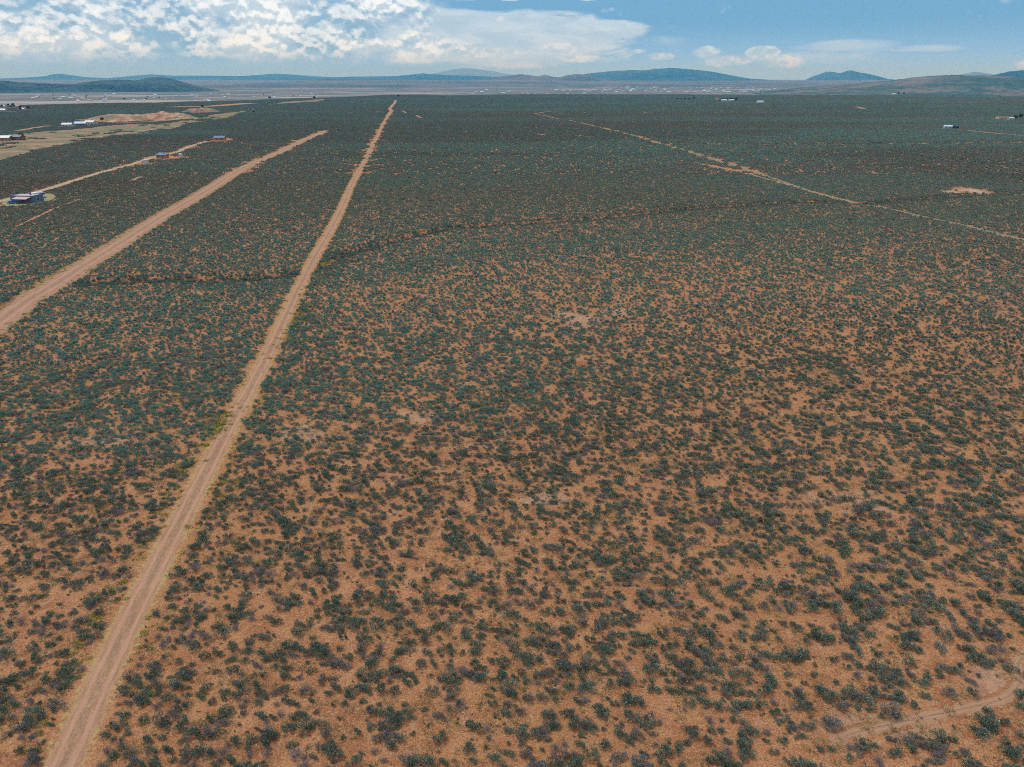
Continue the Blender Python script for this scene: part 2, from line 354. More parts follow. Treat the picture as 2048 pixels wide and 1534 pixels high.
def leaf_material(name, a, bcol, tip, dead=None):
    m, n, b = newmat(name)
    oi = n.new('ShaderNodeObjectInfo').outputs['Random']; isl = n.new('ShaderNodeNewGeometry').outputs['Random Per Island']
    c = n.mix(isl, a, bcol)
    c = n.mix(n.m('MULTIPLY', n.ss(isl, 0.80, 0.95), 0.7), c, tip)
    if name == "sage_leaves":
        la = n.new('ShaderNodeAttribute', attribute_name='lush_haze'); la.attribute_type = 'INSTANCER'; da = n.new('ShaderNodeAttribute', attribute_name='dry'); da.attribute_type = 'INSTANCER'
        c = n.mix(n.m('MULTIPLY', la.outputs['Fac'], 0.8), c, n.mix(isl, (0.12, 0.26, 0.21), (0.24, 0.42, 0.35)))  # green of the swales, plus painted-in haze on the far brush
        c = n.mix(n.m('MULTIPLY', da.outputs['Fac'], 0.6), c, n.mix(isl, (0.16, 0.13, 0.09), (0.34, 0.25, 0.17)))
    if name == 'sage_leaves':
        de = n.new('ShaderNodeAttribute', attribute_name='deep'); de.attribute_type = 'INSTANCER'; c = n.mix(de.outputs['Fac'], c, n.mix(isl, (0.022, 0.045, 0.045), (0.05, 0.09, 0.085)))  # dark wash brush; bank shade put into the leaf colour
    if dead: c = n.mix(n.ss(n.m('FRACT', n.m('MULTIPLY', oi, 7.13)), 0.74, 0.93, 0, 0.85), c, dead)
    c = n.mix(n.m('MULTIPLY', oi, 0.35), c, n.mix(0.6, c, (0.16, 0.20, 0.09)))
    n.put(b.inputs['Base Color'], c); b.inputs['Roughness'].default_value = 0.7; b.inputs['Specular IOR Level'].default_value = 0.25
    return m
M_GROUND = ground_material()
M_ROAD = road_material("road_dirt", (0.42, 0.245, 0.155), (0.29, 0.155, 0.095), (0.42, 0.26, 0.12), (0.34, 0.27, 0.11), 0.46, 0.22)
M_ROAD2 = road_material("road_dirt_wide", (0.41, 0.235, 0.155), (0.29, 0.165, 0.105), (0.30, 0.18, 0.09), (0.20, 0.21, 0.08), 0.66)
M_DRIVE = road_material('driveway_gravel', (0.46, 0.35, 0.25), (0.34, 0.25, 0.17), (0.32, 0.24, 0.12), (0.30, 0.26, 0.10), 0.60)
M_TRACK = road_material("track_dry_grass", (0.30, 0.22, 0.13), (0.19, 0.16, 0.10), (0.22, 0.15, 0.09), (0.16, 0.17, 0.08), 0.55, 0.4)
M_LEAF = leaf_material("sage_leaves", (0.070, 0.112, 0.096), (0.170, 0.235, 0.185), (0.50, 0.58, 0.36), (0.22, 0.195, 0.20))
M_TWIG = plain("sage_twigs", (0.20, 0.15, 0.13), 0.9, 0.3, 4, spec=0.1)
M_DEAD = leaf_material("dead_twigs", (0.17, 0.14, 0.155), (0.32, 0.27, 0.28), (0.46, 0.41, 0.40))
M_STRAW = leaf_material("straw_grass", (0.34, 0.22, 0.10), (0.46, 0.34, 0.17), (0.55, 0.45, 0.26), (0.20, 0.20, 0.09))
M_WEED = leaf_material("weed_leaves", (0.16, 0.19, 0.03), (0.34, 0.36, 0.05), (0.52, 0.50, 0.09), (0.26, 0.20, 0.05))

# ------------------------------------------------------------------ ground sheet
def ground_sheet():
    rows = [4.0, 12.0, 22.0]
    py = 1900.0
    while py > HORIZON + 14:
        t = PITCH + math.atan((py - CY) / F); rows.append(CAMH / math.tan(t)); py -= 1.7 if py > 700 else (1.0 if py > 230 else 0.6)
    rows += list(np.geomspace(rows[-1] * 1.01, 90000, 260))
    rr = np.array([r for r in rows if r > 0]); rr = np.unique(rr)
    fr = np.linspace(-R(46), R(46), 420); bk = np.linspace(R(46), R(360 - 46), 60)[1:-1]
    az = np.concatenate([fr, bk]); na, nr = len(az), len(rr)
    A, Q = np.meshgrid(az, rr); X = Q * np.sin(A); Y = Q * np.cos(A); Z = zfun(X.ravel(), Y.ravel()).reshape(X.shape)
    V = np.concatenate([[(0, 0, zat(0.01, 0.01))], np.stack([X.ravel(), Y.ravel(), Z.ravel()], 1)])
    i = np.arange(nr - 1)[:, None] * na; j = np.arange(na)[None, :]; j2 = (j + 1) % na
    Fq = np.stack([1 + i + j, 1 + i + j2, 1 + i + na + j2, 1 + i + na + j], -1).reshape(-1, 4)[:, ::-1]
    me = mesh_np("ground", V, Fq, [M_GROUND], True)
    bm = bmesh.new(); bm.from_mesh(me); bm.verts.ensure_lookup_table()
    for k in range(na): bm.faces.new((bm.verts[0], bm.verts[1 + (k + 1) % na], bm.verts[1 + k]))
    bmesh.ops.recalc_face_normals(bm, faces=bm.faces[:1]); bm.to_mesh(me); bm.free()
    x, y = V[:, 0], V[:, 1]; r = np.hypot(x, y)
    brush, meadow, valley, pale = cover_masks(x, y, r)
    for nme, a in (('brush', brush), ('meadow', meadow), ('valley', valley), ('pale', pale)):
        at_ = me.attributes.new(nme, 'FLOAT', 'POINT'); at_.data.foreach_set('value', a.astype(np.float32))
    o = link("ground", me); o['kind'] = 'structure'; return o
MEADOW = np.array([flat(*p) for p in ((-200, 268), (0, 274), (60, 266), (140, 258), (240, 249), (330, 246), (400, 235), (470, 224), (560, 208), (640, 203), (660, 197), (560, 204), (520, 216), (450, 236), (380, 246), (300, 264), (200, 280), (120, 293), (0, 318), (-200, 345))])
def inside(x, y, poly):
    c = np.zeros(np.shape(x), bool); n = len(poly); j = n - 1
    for i in range(n):
        xi, yi = poly[i]; xj, yj = poly[j]
        k = ((yi > y) != (yj > y)) & (x < (xj - xi) * (y - yi) / (yj - yi + 1e-12) + xi)
        c ^= k; j = i
    return c
def project(x, y, z):
    dz = z - CAMH; yc = y * math.cos(PITCH) - dz * math.sin(PITCH); zc = y * math.sin(PITCH) + dz * math.cos(PITCH)
    d = np.where(yc > 0.1, yc, 1e9)
    return CX + F * x / d, CY - F * zc / d, yc
PALE_SPOTS = [(1945, 382, 26, 6), (1905, 385, 16, 3), (1160, 640, 60, 22), (1230, 625, 30, 12), (850, 837, 75, 13), (600, 870, 60, 22), (215, 880, 110, 14), (1700, 1000, 90, 26), (2010, 1370, 70, 50), (1760, 1455, 150, 30), (1090, 1000, 60, 18)]
PALE_W = []
def cover_masks(x, y, r):
    az = np.arctan2(x, y); e = np.interp(az, EDGE_AZ, EDGE_R) * (1 + 0.10 * (fbm(az * 14, az * 0, 21, 3) - 0.5))
    valley = smooth(r, e + 20, e + 200)
    brush = smooth(r, 900, 2200) * 0.85
    wx = x + 22 * (fbm(x / 60, y / 60, 77, 3) - 0.5); wy = y + 60 * (fbm(x / 60, y / 60, 78, 3) - 0.5)
    meadow = inside(wx, wy, MEADOW).astype(float) * 0.95
    pale = np.zeros_like(x)
    for px, py, rx, ry in PALE_SPOTS:
        cx, cy = flat(px, py); a = abs(flat(px + rx, py)[0] - cx); b_ = abs(flat(px, py - ry)[1] - cy)
        d = ((x - cx) / a) ** 2 + ((y - cy) / b_) ** 2 + 1.6 * (fbm(x / (a * .35) , y / (b_ * .6), 91, 3) - 0.5)
        pale = np.maximum(pale, (1 - smooth(d, -0.3, 1.3)) * (0.24 if py > 420 else 0.7))
    # pale flats of the valley, left
    pf = smooth(fbm(x / 1300 + 3, y / 500, 55, 4), 0.58, 0.68) * smooth(az, R(-8), R(-16)) * smooth(r, 3600, 4500) * (1 - smooth(r, 8500, 11000))
    pf2 = smooth(fbm(x / 900 + 9, y / 300, 58, 4), 0.63, 0.74) * 0.5 * smooth(r, 3000, 3600) * (1 - smooth(r, 12000, 16000))
    pale = np.maximum(pale, np.maximum(pf * 0.75, pf2 * valley))
    rim = np.exp(-((r - e - 30) / 60) ** 2) * (az < R(8)) * 0.7
    meadow = np.maximum(meadow, rim)
    return brush, meadow, valley, pale
GROUND = ground_sheet()

# ------------------------------------------------------------------ roads and tracks
ROADS = []            # (points, half width) used to keep the brush off
def catmull(P, step):
    P = [Vector((p[0], p[1])) for p in P]; out_ = []
    for i in range(len(P) - 1):
        p0 = P[max(i - 1, 0)]; p1 = P[i]; p2 = P[i + 1]; p3 = P[min(i + 2, len(P) - 1)]
        L = (p2 - p1).length; n = max(2, int(L / step))
        for k in range(n):
            t = k / n
            out_.append(0.5 * ((2 * p1) + (p2 - p0) * t + (2 * p0 - 5 * p1 + 4 * p2 - p3) * t * t + (3 * p1 - p0 - 3 * p2 + p3) * t ** 3))
    out_.append(P[-1]); return out_
def strip(name, pix, half, mat, ext0=None, clear=None, step=2.5, lift=0.02):
    P = [at(*p) for p in pix]
    if ext0: P = [P[0] + (P[0] - P[1]).normalized() * ext0] + P
    far = max(p.length for p in P); step = max(step, far / 260)
    C_ = catmull(P, step); n = len(C_); V = []; UV = []; L = 0
    cross = np.linspace(-1, 1, 9)
    for i, c in enumerate(C_):
        t = (C_[min(i + 1, n - 1)] - C_[max(i - 1, 0)]).normalized(); nn = Vector((t.y, -t.x))
        if i: L += (c - C_[i - 1]).length
        for u in cross:
            q = c + nn * half * u; V.append((q.x, q.y, 0)); UV.append((u, L))
    V = np.array(V); rr_ = np.hypot(V[:, 0], V[:, 1])
    V[:, 2] = zfun(V[:, 0], V[:, 1]) + lift + 0.00022 * rr_ - 0.02 * np.abs(np.array(UV)[:, 0]) ** 2
    k = len(cross); i = np.arange(n - 1)[:, None] * k; j = np.arange(k - 1)[None, :]
    Fq = np.stack([i + j, i + j + 1, i + k + j + 1, i + k + j], -1).reshape(-1, 4)
    me = mesh_np(name, V, Fq, [mat], True); uvl = me.uv_layers.new(name='UVMap')
    uvl.data.foreach_set('uv', np.array(UV, np.float32)[Fq.ravel()].ravel())
    o = link(name, me); o['kind'] = 'structure'
    ROADS.append((np.array([(c.x, c.y) for c in C_[::max(1, n // 60)]] + [(C_[-1].x, C_[-1].y)]), clear if clear else half * 0.8))
    return o
strip("road", [(125, 1534), (210, 1345), (300, 1160), (383, 1000), (450, 870), (520, 740), (572, 632), (614, 545), (650, 480), (682, 420), (706, 365), (735, 312), (757, 268), (775, 233)], 2.85, M_ROAD, 60, 2.2)
strip("road", [(775, 233), (783, 222), (780, 218), (789, 207), (791, 201)], 3.8, M_ROAD, None, 3.2)
strip("road", [(0, 641), (60, 598), (130, 556), (240, 487), (330, 430), (420, 378), (500, 330), (570, 299), (650, 262)], 5.6, M_ROAD2, 120, 4.6)
strip("driveway", [(0, 403), (60, 388), (110, 374), (200, 346), (270, 327), (310, 314), (352, 305), (378, 294), (418, 282)], 2.8, M_DRIVE, 60, 2.6)
strip("driveway", [(0, 413), (40, 408), (100, 400)], 3.0, M_DRIVE, 20, 3)
strip("dirt_track", [(2048, 481), (1960, 459), (1880, 441), (1800, 423), (1745, 412), (1690, 402)], 2.6, M_TRACK, 120, 1.2)
strip("dirt_track", [(1700, 405), (1620, 383), (1530, 352), (1440, 322), (1350, 296), (1230, 262), (1110, 237), (1070, 228)], 3.0, M_TRACK, None, 1.2)
strip("dirt_track", [(1700, 403), (1640, 388), (1560, 366), (1480, 344), (1385, 325)], 1.8, M_ROAD2, None, 1.0)
M_PATH = road_material("path_pale", (0.40, 0.235, 0.15), (0.34, 0.18, 0.11), (0.36, 0.24, 0.15), (0.30, 0.22, 0.12), 0.45, 0.4)
strip("path", [(2060, 1300), (2036, 1328), (2040, 1362), (2024, 1388), (1990, 1404), (1920, 1420), (1850, 1434), (1780, 1450), (1720, 1464), (1660, 1484)], 0.8, M_PATH, None, 0.6, step=.6)
strip("driveway", [(1917, 260), (1960, 264), (2048, 272)], 3.2, M_ROAD2, None, 4, lift=0.1)
for pp, hw in (([(1068, 228), (1110, 223), (1200, 221)], 3), ([(1180, 274), (1136, 270)], 1.5), ([(1075, 268), (1090, 271)], 1.5),
               ([(832, 231), (842, 236)], 2), ([(806, 222), (812, 227)], 2.2), ([(1712, 214), (1728, 218)], 6), ([(1918, 229), (1955, 231)], 6), ([(150, 470), (60, 440)], 1.5) if False else ([(40, 452), (110, 418), (160, 400)], 0.8),
               ([(265, 362), (282, 354)], 1.6), ([(700, 206), (760, 204)], 6), ([(35, 262), (70, 256), (100, 252)], 5)):
    strip("dirt_track", pp, hw, M_ROAD2, None, hw * .7, lift=0.15)

# ------------------------------------------------------------------ houses, vehicles, tanks
YARDS = []
M_ADOBE = plain("adobe_wall", (0.36, 0.19, 0.11)); M_TANW = plain("tan_stucco", (0.50, 0.36, 0.25)); M_WHITEW = plain("white_wall", (0.46, 0.45, 0.44))
M_PINKR = plain("pinkish_roof", (0.44, 0.32, 0.31), 0.5); M_WHITER = plain("white_metal_roof", (0.50, 0.53, 0.56), 0.35); M_BLUER = plain("blue_metal_roof", (0.035, 0.10, 0.19), 0.35)
M_BLUEG = plain("pale_blue_roof", (0.42, 0.58, 0.72), 0.35); M_DARKR = plain("dark_roof", (0.05, 0.055, 0.07), 0.5); M_GLASS = plain("window_glass", (0.03, 0.05, 0.08), 0.1, spec=0.8)
M_REDR = plain("red_roof", (0.35, 0.06, 0.05), 0.5); M_SLATE = plain("slate_blue_wall", (0.09, 0.14, 0.22)); M_TRIM = plain("pale_trim", (0.65, 0.62, 0.58)); M_DOOR = plain("brown_door", (0.16, 0.08, 0.045))
M_CARB = plain("blue_car_paint", (0.02, 0.19, 0.45), 0.25, 0.03, spec=0.6); M_CARR = plain("red_car_paint", (0.42, 0.03, 0.03), 0.25, 0.03, spec=0.6); M_CARW = plain("white_car_paint", (0.75, 0.76, 0.78), 0.25, 0.03, spec=0.6)
M_CARN = plain("navy_car_paint", (0.015, 0.05, 0.13), 0.25, 0.03, spec=0.6); M_TYRE = plain("rubber", (0.02, 0.02, 0.02), 0.8); M_RIM = plain("rim_metal", (0.5, 0.5, 0.5), 0.3)
M_WINDOWFR = M_TRIM
def house(px, py, w, d, h, rz, wall, roof, kind, label, name="house", group=None, porch=False, loc=None, detail=True, yard=None):
    p = loc or at(px, py); t = empty(name, p, R(rz), label=label, cat="house", group=group)
    x, y = w / 2, d / 2
    wb = MB().box((0, 0, h / 2 - 0.3), (w, d, h + 0.6)); 
    if kind == 'gable':
        rh = d * 0.22
        wb.prism([(-y, h), (y, h), (0, h + rh)], -x, x)
    wb.build("wall", wall, t)
    if kind == 'gable':
        o = 0.5; k = rh / y
        rf = MB().prism([(-y - o, h - k * o + 0.02), (0, h + rh + 0.02), (y + o, h - k * o + 0.02), (y + o, h - k * o + 0.22), (0, h + rh + 0.24), (-y - o, h - k * o + 0.22)], -x - o, x + o)
    elif kind == 'shed':
        rf = MB().prism([(-y - .5, h + .02), (y + .5, h + 1.2), (y + .5, h + 1.42), (-y - .5, h + .24)], -x - .5, x + .5)
        MB().prism([(-y, h), (y, h), (y, h + 1.09), (-y, h + 0.1)], -x + .01, x - .01).build("gable", wall, t)
    else:
        rf = MB().box((0, 0, h + 0.16), (w - 0.5, d - 0.5, 0.12))
        MB().box((0, -y + .125, h + .2), (w, .25, .4)).box((0, y - .125, h + .2), (w, .25, .4)).box((-x + .125, 0, h + .2), (.25, d - .5, .4)).box((x - .125, 0, h + .2), (.25, d - .5, .4)).build("parapet", wall, t)
    ro = rf.build("roof", roof, t)
    if detail:
        MB().box((x * 0.3, d * 0.1, h + (0.75 if kind != 'gable' else d * .18 + .5)), (0.5, 0.5, 1.3)).build("chimney", wall, ro)
        n = max(2, int(w / 3.4))
        for sy in (-1, 1):
            for i in range(n):
                cx = -x + (i + 0.5) * w / n
                if i == n // 2 and sy == -1:
                    dr = MB().box((cx, sy * (y + .03), 1.05), (0.95, .08, 2.1)).build("door", M_DOOR, t)
                    MB().box((cx + .35, sy * (y + .10), 1.0), (.06, .07, .14)).build("handle", M_RIM, dr)
                else:
                    fr = MB().box((cx, sy * (y + .03), 1.55), (1.6, .08, 1.3)).build("window", M_TRIM, t)
                    MB().box((cx, sy * (y + .08), 1.55), (1.4, .04, 1.1)).build("pane", M_GLASS, fr)
        for sx in (-1, 1):
            fr = MB().box((sx * (x + .03), 0, 1.55), (.08, 1.6, 1.3)).build("window", M_TRIM, t)
            MB().box((sx * (x + .08), 0, 1.55), (.04, 1.4, 1.1)).build("pane", M_GLASS, fr)
    if porch:
        pr = MB().prism([(-y - 3.2, h - .75), (-y, h - .15), (-y, h), (-y - 3.2, h - .6)], -x * .35, x * .95).build("porch_roof", M_PINKR, t)
        for i in range(4): MB().box((-x * .3 + i * (x * 1.2) / 3, -y - 3.0, (h - .75) / 2), (.16, .16, h - .75)).build("post", M_DOOR, t)
    YARDS.append((p.x, p.y, yard if yard else max(w, d) * 0.62 + 2.0))
    return t
def car(p, rz, paint, label, name="parked_car", cat="car", van=False, s=1.0):
    t = empty(name, p, R(rz), label=label, cat=cat); t.scale = (s, s, s)
    if van:
        body = [(-2.9, .4), (-2.9, 2.6), (-2.6, 2.8), (1.7, 2.8), (2.2, 2.5), (2.6, 1.5), (3.0, 1.2), (3.05, .4)]; cab = [(-1.6, 1.5), (-1.6, 2.3), (2.2, 2.3), (2.42, 1.55)]; wx = (-1.9, 1.9); hw = 1.0
    else:
        body = [(-2.1, .35), (-2.15, .95), (-1.2, 1.02), (-.9, 1.05), (1.0, 1.02), (2.0, .85), (2.15, .4)]; cab = [(-1.6, 1.0), (-1.15, 1.5), (.45, 1.5), (1.1, 1.0)]; wx = (-1.35, 1.35); hw = .86
    b = MB().prism(body, -hw, hw, 'Y')
    if not van: b.prism([(a * .97, c + .03) for a, c in cab], -hw * .80, hw * .80, 'Y')
    b.build("body", paint, t)
    w = MB()
    if van: w.prism(cab, -hw - .02, hw + .02, 'Y')
    else: w.prism([(a, c) for a, c in cab], -hw * .83, hw * .83, 'Y')
    w.build("window", M_GLASS, t)
    for x in wx:
        for sy in (-1, 1):
            wh = MB().cyl((x, sy * (hw - .05), .34), .34, .22, 'Y', 18).build("wheel", M_TYRE, t)
            MB().cyl((x, sy * (hw + .07), .34), .19, .03, 'Y', 12).build("rim", M_RIM, wh)
    for sy in (-1, 1): MB().box((body[-2][0] + .08, sy * hw * .7, .68 if not van else .9), (.1, .3, .16)).build("headlight", M_WHITEW, t)
    return t
def tank(px, py, r, h, label, name="water_tank"):
    p = at(px, py); t = empty(name, p, 0, label=label, cat="water tank")
    MB().cyl((0, 0, h / 2 - .1), r, h + .2, 'Z', 28).build("body", M_WHITEW, t)
    MB().cyl((0, 0, h + r * .18), r, r * .36, 'Z', 28, r * .15).build("lid", M_WHITEW, t)
    YARDS.append((p.x, p.y - 3, r + 5.5)); return t
M_YARD = plain("bare_yard_dirt", (0.40, 0.18, 0.09), 0.95, 0.3, 0.4, spec=0.1); M_YARDG = plain("mown_yard", (0.26, 0.23, 0.12), 0.95, 0.35, 0.5, spec=0.1)
def pad(pix, mat, name="yard", lift=0.10):
    C_ = [at(*p) for p in pix]; c = sum(C_, Vector()) / len(C_); m = 48
    pts = catmull([(p.x, p.y) for p in C_] + [(C_[0].x, C_[0].y)], 3.0)
    V = [(c.x, c.y)]; k = 6
    for ring in range(1, k + 1):
        for i, q in enumerate(pts[:-1]):
            j = 1 + 0.12 * (vn(i * .37, 3.0, 4) - .5) if ring == k else 1
            V.append((c.x + (q.x - c.x) * ring / k * j, c.y + (q.y - c.y) * ring / k * j))
    V = np.array(V); Z = zfun(V[:, 0], V[:, 1]) + lift + 0.0002 * c.length; n = len(pts) - 1
    Fc = [(0, 1 + i, 1 + (i + 1) % n) for i in range(n)]; bm = bmesh.new(); vs = [bm.verts.new((a[0], a[1], z)) for a, z in zip(V, Z)]
    for f in Fc: bm.faces.new([vs[i] for i in f])
    for ring in range(k - 1):
        for i in range(n):
            a = 1 + ring * n + i; b2 = 1 + ring * n + (i + 1) % n; bm.faces.new((vs[a], vs[a + n], vs[b2 + n], vs[b2]))
    bmesh.ops.recalc_face_normals(bm, faces=bm.faces); 
    if bm.faces[0].normal.z < 0: bmesh.ops.reverse_faces(bm, faces=bm.faces)
    me = bpy.data.meshes.new(name); bm.to_mesh(me); bm.free(); me.materials.append(mat)
    o = link(name, me); o['kind'] = 'structure'; POLYS.append(np.array([(q.x, q.y) for q in pts[:-1:2]])); return o
POLYS = []
pad([(10, 414), (50, 412), (85, 405), (112, 396), (100, 388), (70, 388), (6, 404)], M_YARDG)
pad([(306, 319), (335, 321), (362, 318), (352, 312), (320, 313)], M_YARD)
pad([(418, 284), (448, 284), (466, 281), (458, 276), (425, 277)], M_YARD)
house(56, 404, 11, 6.5, 2.8, -10, M_SLATE, M_PINKR, 'flat', "slate blue house with a flat pinkish roof and a porch, beside a blue car", porch=True)
hp = at(43, 405); 
car(at(79, 397) + Vector((0, 0, .05)), 65, M_CARW, "white camper van parked right of the slate blue house", "camper_van", "camper van", van=True)
car(at(27, 408), 8, M_CARB, "bright blue car parked left of the slate blue house")
house(326, 317, 6.6, 5, 2.3, -8, M_ADOBE, M_BLUER, 'shed', "small brown house under a blue metal roof on an orange dirt pad")
tank(293, 327, 1.5, 2.5, "white water tank left of the small blue roofed house")
tank(362, 315, 1.4, 2.4, "white water tank right of the small blue roofed house")
house(441, 281, 9, 6, 2.5, 0, M_ADOBE, M_BLUER, 'gable', "brown house with a blue gable roof at the end of the driveway")
car(at(424, 281), 20, M_CARR, "red car parked by the far blue gabled house")
car(at(418, 283), 10, M_CARN, "dark car parked at the driveway end", name="parked_car")
house(1895, 257, 8, 5, 2.4, -18, M_WHITEW, M_BLUEG, 'gable', "white house with a pale blue roof alone in the brush")
car(at(1911, 258), -12, M_CARN, "dark navy van parked right of the pale blue roofed house", "parked_van", "van", van=True, s=1.15)
house(2004, 239, 14, 8, 3.2, -4, M_TANW, M_TANW, 'flat', "tan flat roofed adobe house at the right edge")
house(2021, 240, 6, 5, 2.6, 0, M_WHITEW, M_WHITER, 'gable', "little white shed beside the tan adobe house", name="shed")
house(136, 253, 11, 7, 2.5, 5, M_WHITEW, M_WHITER, 'gable', "white roofed house, left of the three metal buildings in a row")
house(162, 251, 12, 8, 2.6, 20, M_SLATE, M_BLUEG, 'gable', "pale blue roofed barn between two white buildings", name="barn")
house(182, 249, 13, 8, 3.0, -12, M_WHITEW, M_WHITER, 'gable', "white metal barn with a tall gable, right of the pale blue barn", name="barn")
house(6, 281, 15, 7, 2.5, 2, M_ADOBE, M_WHITER, 'gable', "long brown house with a white metal roof at the left edge", yard=12)
house(34, 280, 12, 7, 2.8, -6, M_DOOR, M_DARKR, 'gable', "low dark roofed shed right of the long brown house", name="shed")
for a in ((6, 215, M_WHITEW, M_WHITER, "white roofed house at the far left among dark trees"), (36, 215, M_WHITEW, M_REDR, "house with a red roof at the far left"),
          (5, 223, M_TANW, M_WHITER, "white roofed low house nearest in the far left hamlet"), (46, 221, M_TANW, M_BLUEG, "tan house with a pale roof right of the hamlet trees")):
    house(a[0], a[1], 12, 8, 2.8, random.uniform(-20, 20), a[2], a[3], 'gable', a[4], detail=False)
for a in ((1448, 203, 14, M_WHITEW, M_WHITER, "white house among dark trees on the far mesa"), (1462, 203, 12, M_WHITEW, M_WHITER, "second white house among the far mesa trees"), (1434, 200, 10, M_TANW, M_REDR, "red roofed house left of two white houses on the far mesa"),
          (1520, 206, 15, M_WHITEW, M_BLUEG, "pale roofed house standing alone right of the mesa trees"), (1787, 190, 13, M_WHITEW, M_WHITER, "white house near the mesa rim beside two trees")):
    house(a[0], a[1], a[2], 8, 3.5, random.uniform(-20, 20), a[3], a[4], 'gable', a[5], detail=False)

# distant town houses
COLW = ("at left corner", "in left corner", "just past road", "right of road", "in left quarter", "at left quarter", "in left third", "left of centre", "close left of centre", "at dead centre", "close right of centre", "right of centre", "in right third", "at right quarter", "near worn path", "beside worn path", "by right corner", "at right corner")
def colword(px): return COLW[min(17, max(0, int(px / 2048 * 18)))]
TOWNW = ("at the left edge", "close to the left edge", "in the left fifth", "below the left hill", "below the hill's summit", "at the hill's right foot", "left of the road's vanishing point", "just left of the road end", "above the straight road", "just right of the road end", "left of centre", "under the brown hills", "under the brown hills' right end", "under the broad mountain's left flank", "under the broad mountain's summit", "under the broad mountain", "under the broad mountain's right slope", "under the saddle", "left of the twin peak", "under the twin peak", "right of the twin peak", "in the right fifth", "close to the right edge", "at the right edge")
def townword(px): return TOWNW[min(23, max(0, int(px / 2048 * 24)))]
def town_mesh(w, d, h, wall, roof):
    bm = bmesh.new(); mb = MB(); mb.bm.free(); mb.bm = bm
    mb.box((0, 0, h / 2), (w, d, h)); n0 = len(bm.faces)
    mb.prism([(-d / 2 - .5, h), (0, h + d * .22), (d / 2 + .5, h)], -w / 2 - .4, w / 2 + .4)
    bmesh.ops.recalc_face_normals(bm, faces=bm.faces); bm.faces.ensure_lookup_table()
    for i, f in enumerate(bm.faces): f.material_index = 0 if i < n0 else 1
    me = bpy.data.meshes.new("house"); bm.to_mesh(me); bm.free(); me.materials.append(wall); me.materials.append(roof); return me
TOWN = [town_mesh(15, 10, 4.5, M_WHITEW, M_WHITER), town_mesh(19, 11, 5, M_TANW, M_WHITER), town_mesh(13, 9, 4.5, M_TANW, M_REDR), town_mesh(24, 14, 6, M_WHITEW, M_BLUEG)]
def town(n, x0, x1, y0, y1, label, group, seed, ms=(0, 1, 3), pw=1.0):
    rg = random.Random(seed)
    for i in range(n):
        px = rg.uniform(x0, x1); py = y0 + (y1 - y0) * rg.random() ** pw
        p = at(px, py); o = link("house", TOWN[rg.choice(ms)]); o.location = p; o.rotation_euler = (0, 0, rg.uniform(-.6, .6))
        k = min(1.4, max(.38, p.length * rg.uniform(3.0, 5.2) / 1419 / 16)); o.scale = (k, k, k)
        rf_ = ("white", "pale", "red", "bluish")[TOWN.index(o.data)]; tag(o, f"{rf_}-roofed {label}, {townword(px)}", "house", group)
town(95, 1180, 1560, 174, 186, "tiny valley house", "houses of the distant valley town", 1)
town(34, 1480, 1700, 180, 187, "tiny rim house", "houses along the rim at right", 2)
town(22, 880, 1180, 180, 189, "tiny mid-valley house", "houses scattered in the middle of the valley", 3)
town(42, 60, 430, 190, 204, "tiny left-valley house", "houses in the valley at left", 4)
town(16, 420, 640, 188, 200, "tiny house", "houses on the flats left of the road", 5)
town(10, 1750, 2048, 168, 184, "tiny hillside house", "houses on the right hand hills", 6)

# quarry bank
def heightfield(name, x0, x1, y0, y1, nx, ny, f, mat, origin, rz=0, lift=-1.0):
    xs = np.linspace(x0, x1, nx); ys = np.linspace(y0, y1, ny); X, Y = np.meshgrid(xs, ys); Z = f(X, Y)
    c, s = math.cos(rz), math.sin(rz); XX = origin[0] + X * c - Y * s; YY = origin[1] + X * s + Y * c
    B = zfun(XX.ravel(), YY.ravel()).reshape(X.shape)
    V = np.stack([XX.ravel(), YY.ravel(), (B + Z + lift).ravel()], 1)
    i = np.arange(ny - 1)[:, None] * nx; j = np.arange(nx - 1)[None, :]
    Fq = np.stack([i + j, i + j + 1, i + nx + j + 1, i + nx + j], -1).reshape(-1, 4)
    return link(name, mesh_np(name, V, Fq, [mat], True))
def quarry_mat():
    m, n, b = newmat("quarry_earth"); P = n.pos()
    c = n.mix(n.ss(n.noise(n.map(P, (0.16, .03, .3)), 1, 6, 0.7), 0.40, 0.60), (0.33, 0.13, 0.075), (0.50, 0.33, 0.22))
    c = n.mix(n.m('MULTIPLY', n.ss(n.noise(P, 0.045, 7, .7), .46, .58), .85), c, (0.17, 0.16, 0.09))
    n.put(b.inputs['Base Color'], c); bump(n, b, n.noise(n.map(P, (.25, .06, .2)), 1, 6, .7), 3.0, 1.0); return m
M_QUARRY = quarry_mat()
def bank(pxl, pyl, pxr, pyr, deep, hgt, label, name="quarry_bank"):
    a = at(pxl, pyl); b_ = at(pxr, pyr); L = (b_ - a).length; rz = math.atan2(b_.y - a.y, b_.x - a.x); c = (a + b_) / 2
    def f(X, Y):
        t = (X / L + .5); t2 = Y / deep
        env = smooth(t, 0, .18) * (1 - smooth(t, .80, 1.0)) * smooth(t2, 0.0, .30) * (1 - smooth(t2, .62, 1))
        ridg = 1 - np.abs(2 * fbm(X / 26, Y / 55, 41, 4) - 1) * 1.3
        return env * hgt * (0.35 + 1.15 * ridg * fbm(X / 40, Y / 60, 44, 3))
    o = heightfield(name, -L / 2, L / 2, 0, deep, 150, 46, f, M_QUARRY, (c.x, c.y), rz, -0.05)
    tag(o, label, "earth bank"); POLYS.append(np.array([(c.x + u * math.cos(rz) - v * math.sin(rz), c.y + u * math.sin(rz) + v * math.cos(rz)) for u, v in ((-L / 2, 0), (L / 2, 0), (L / 2, deep), (-L / 2, deep))]))
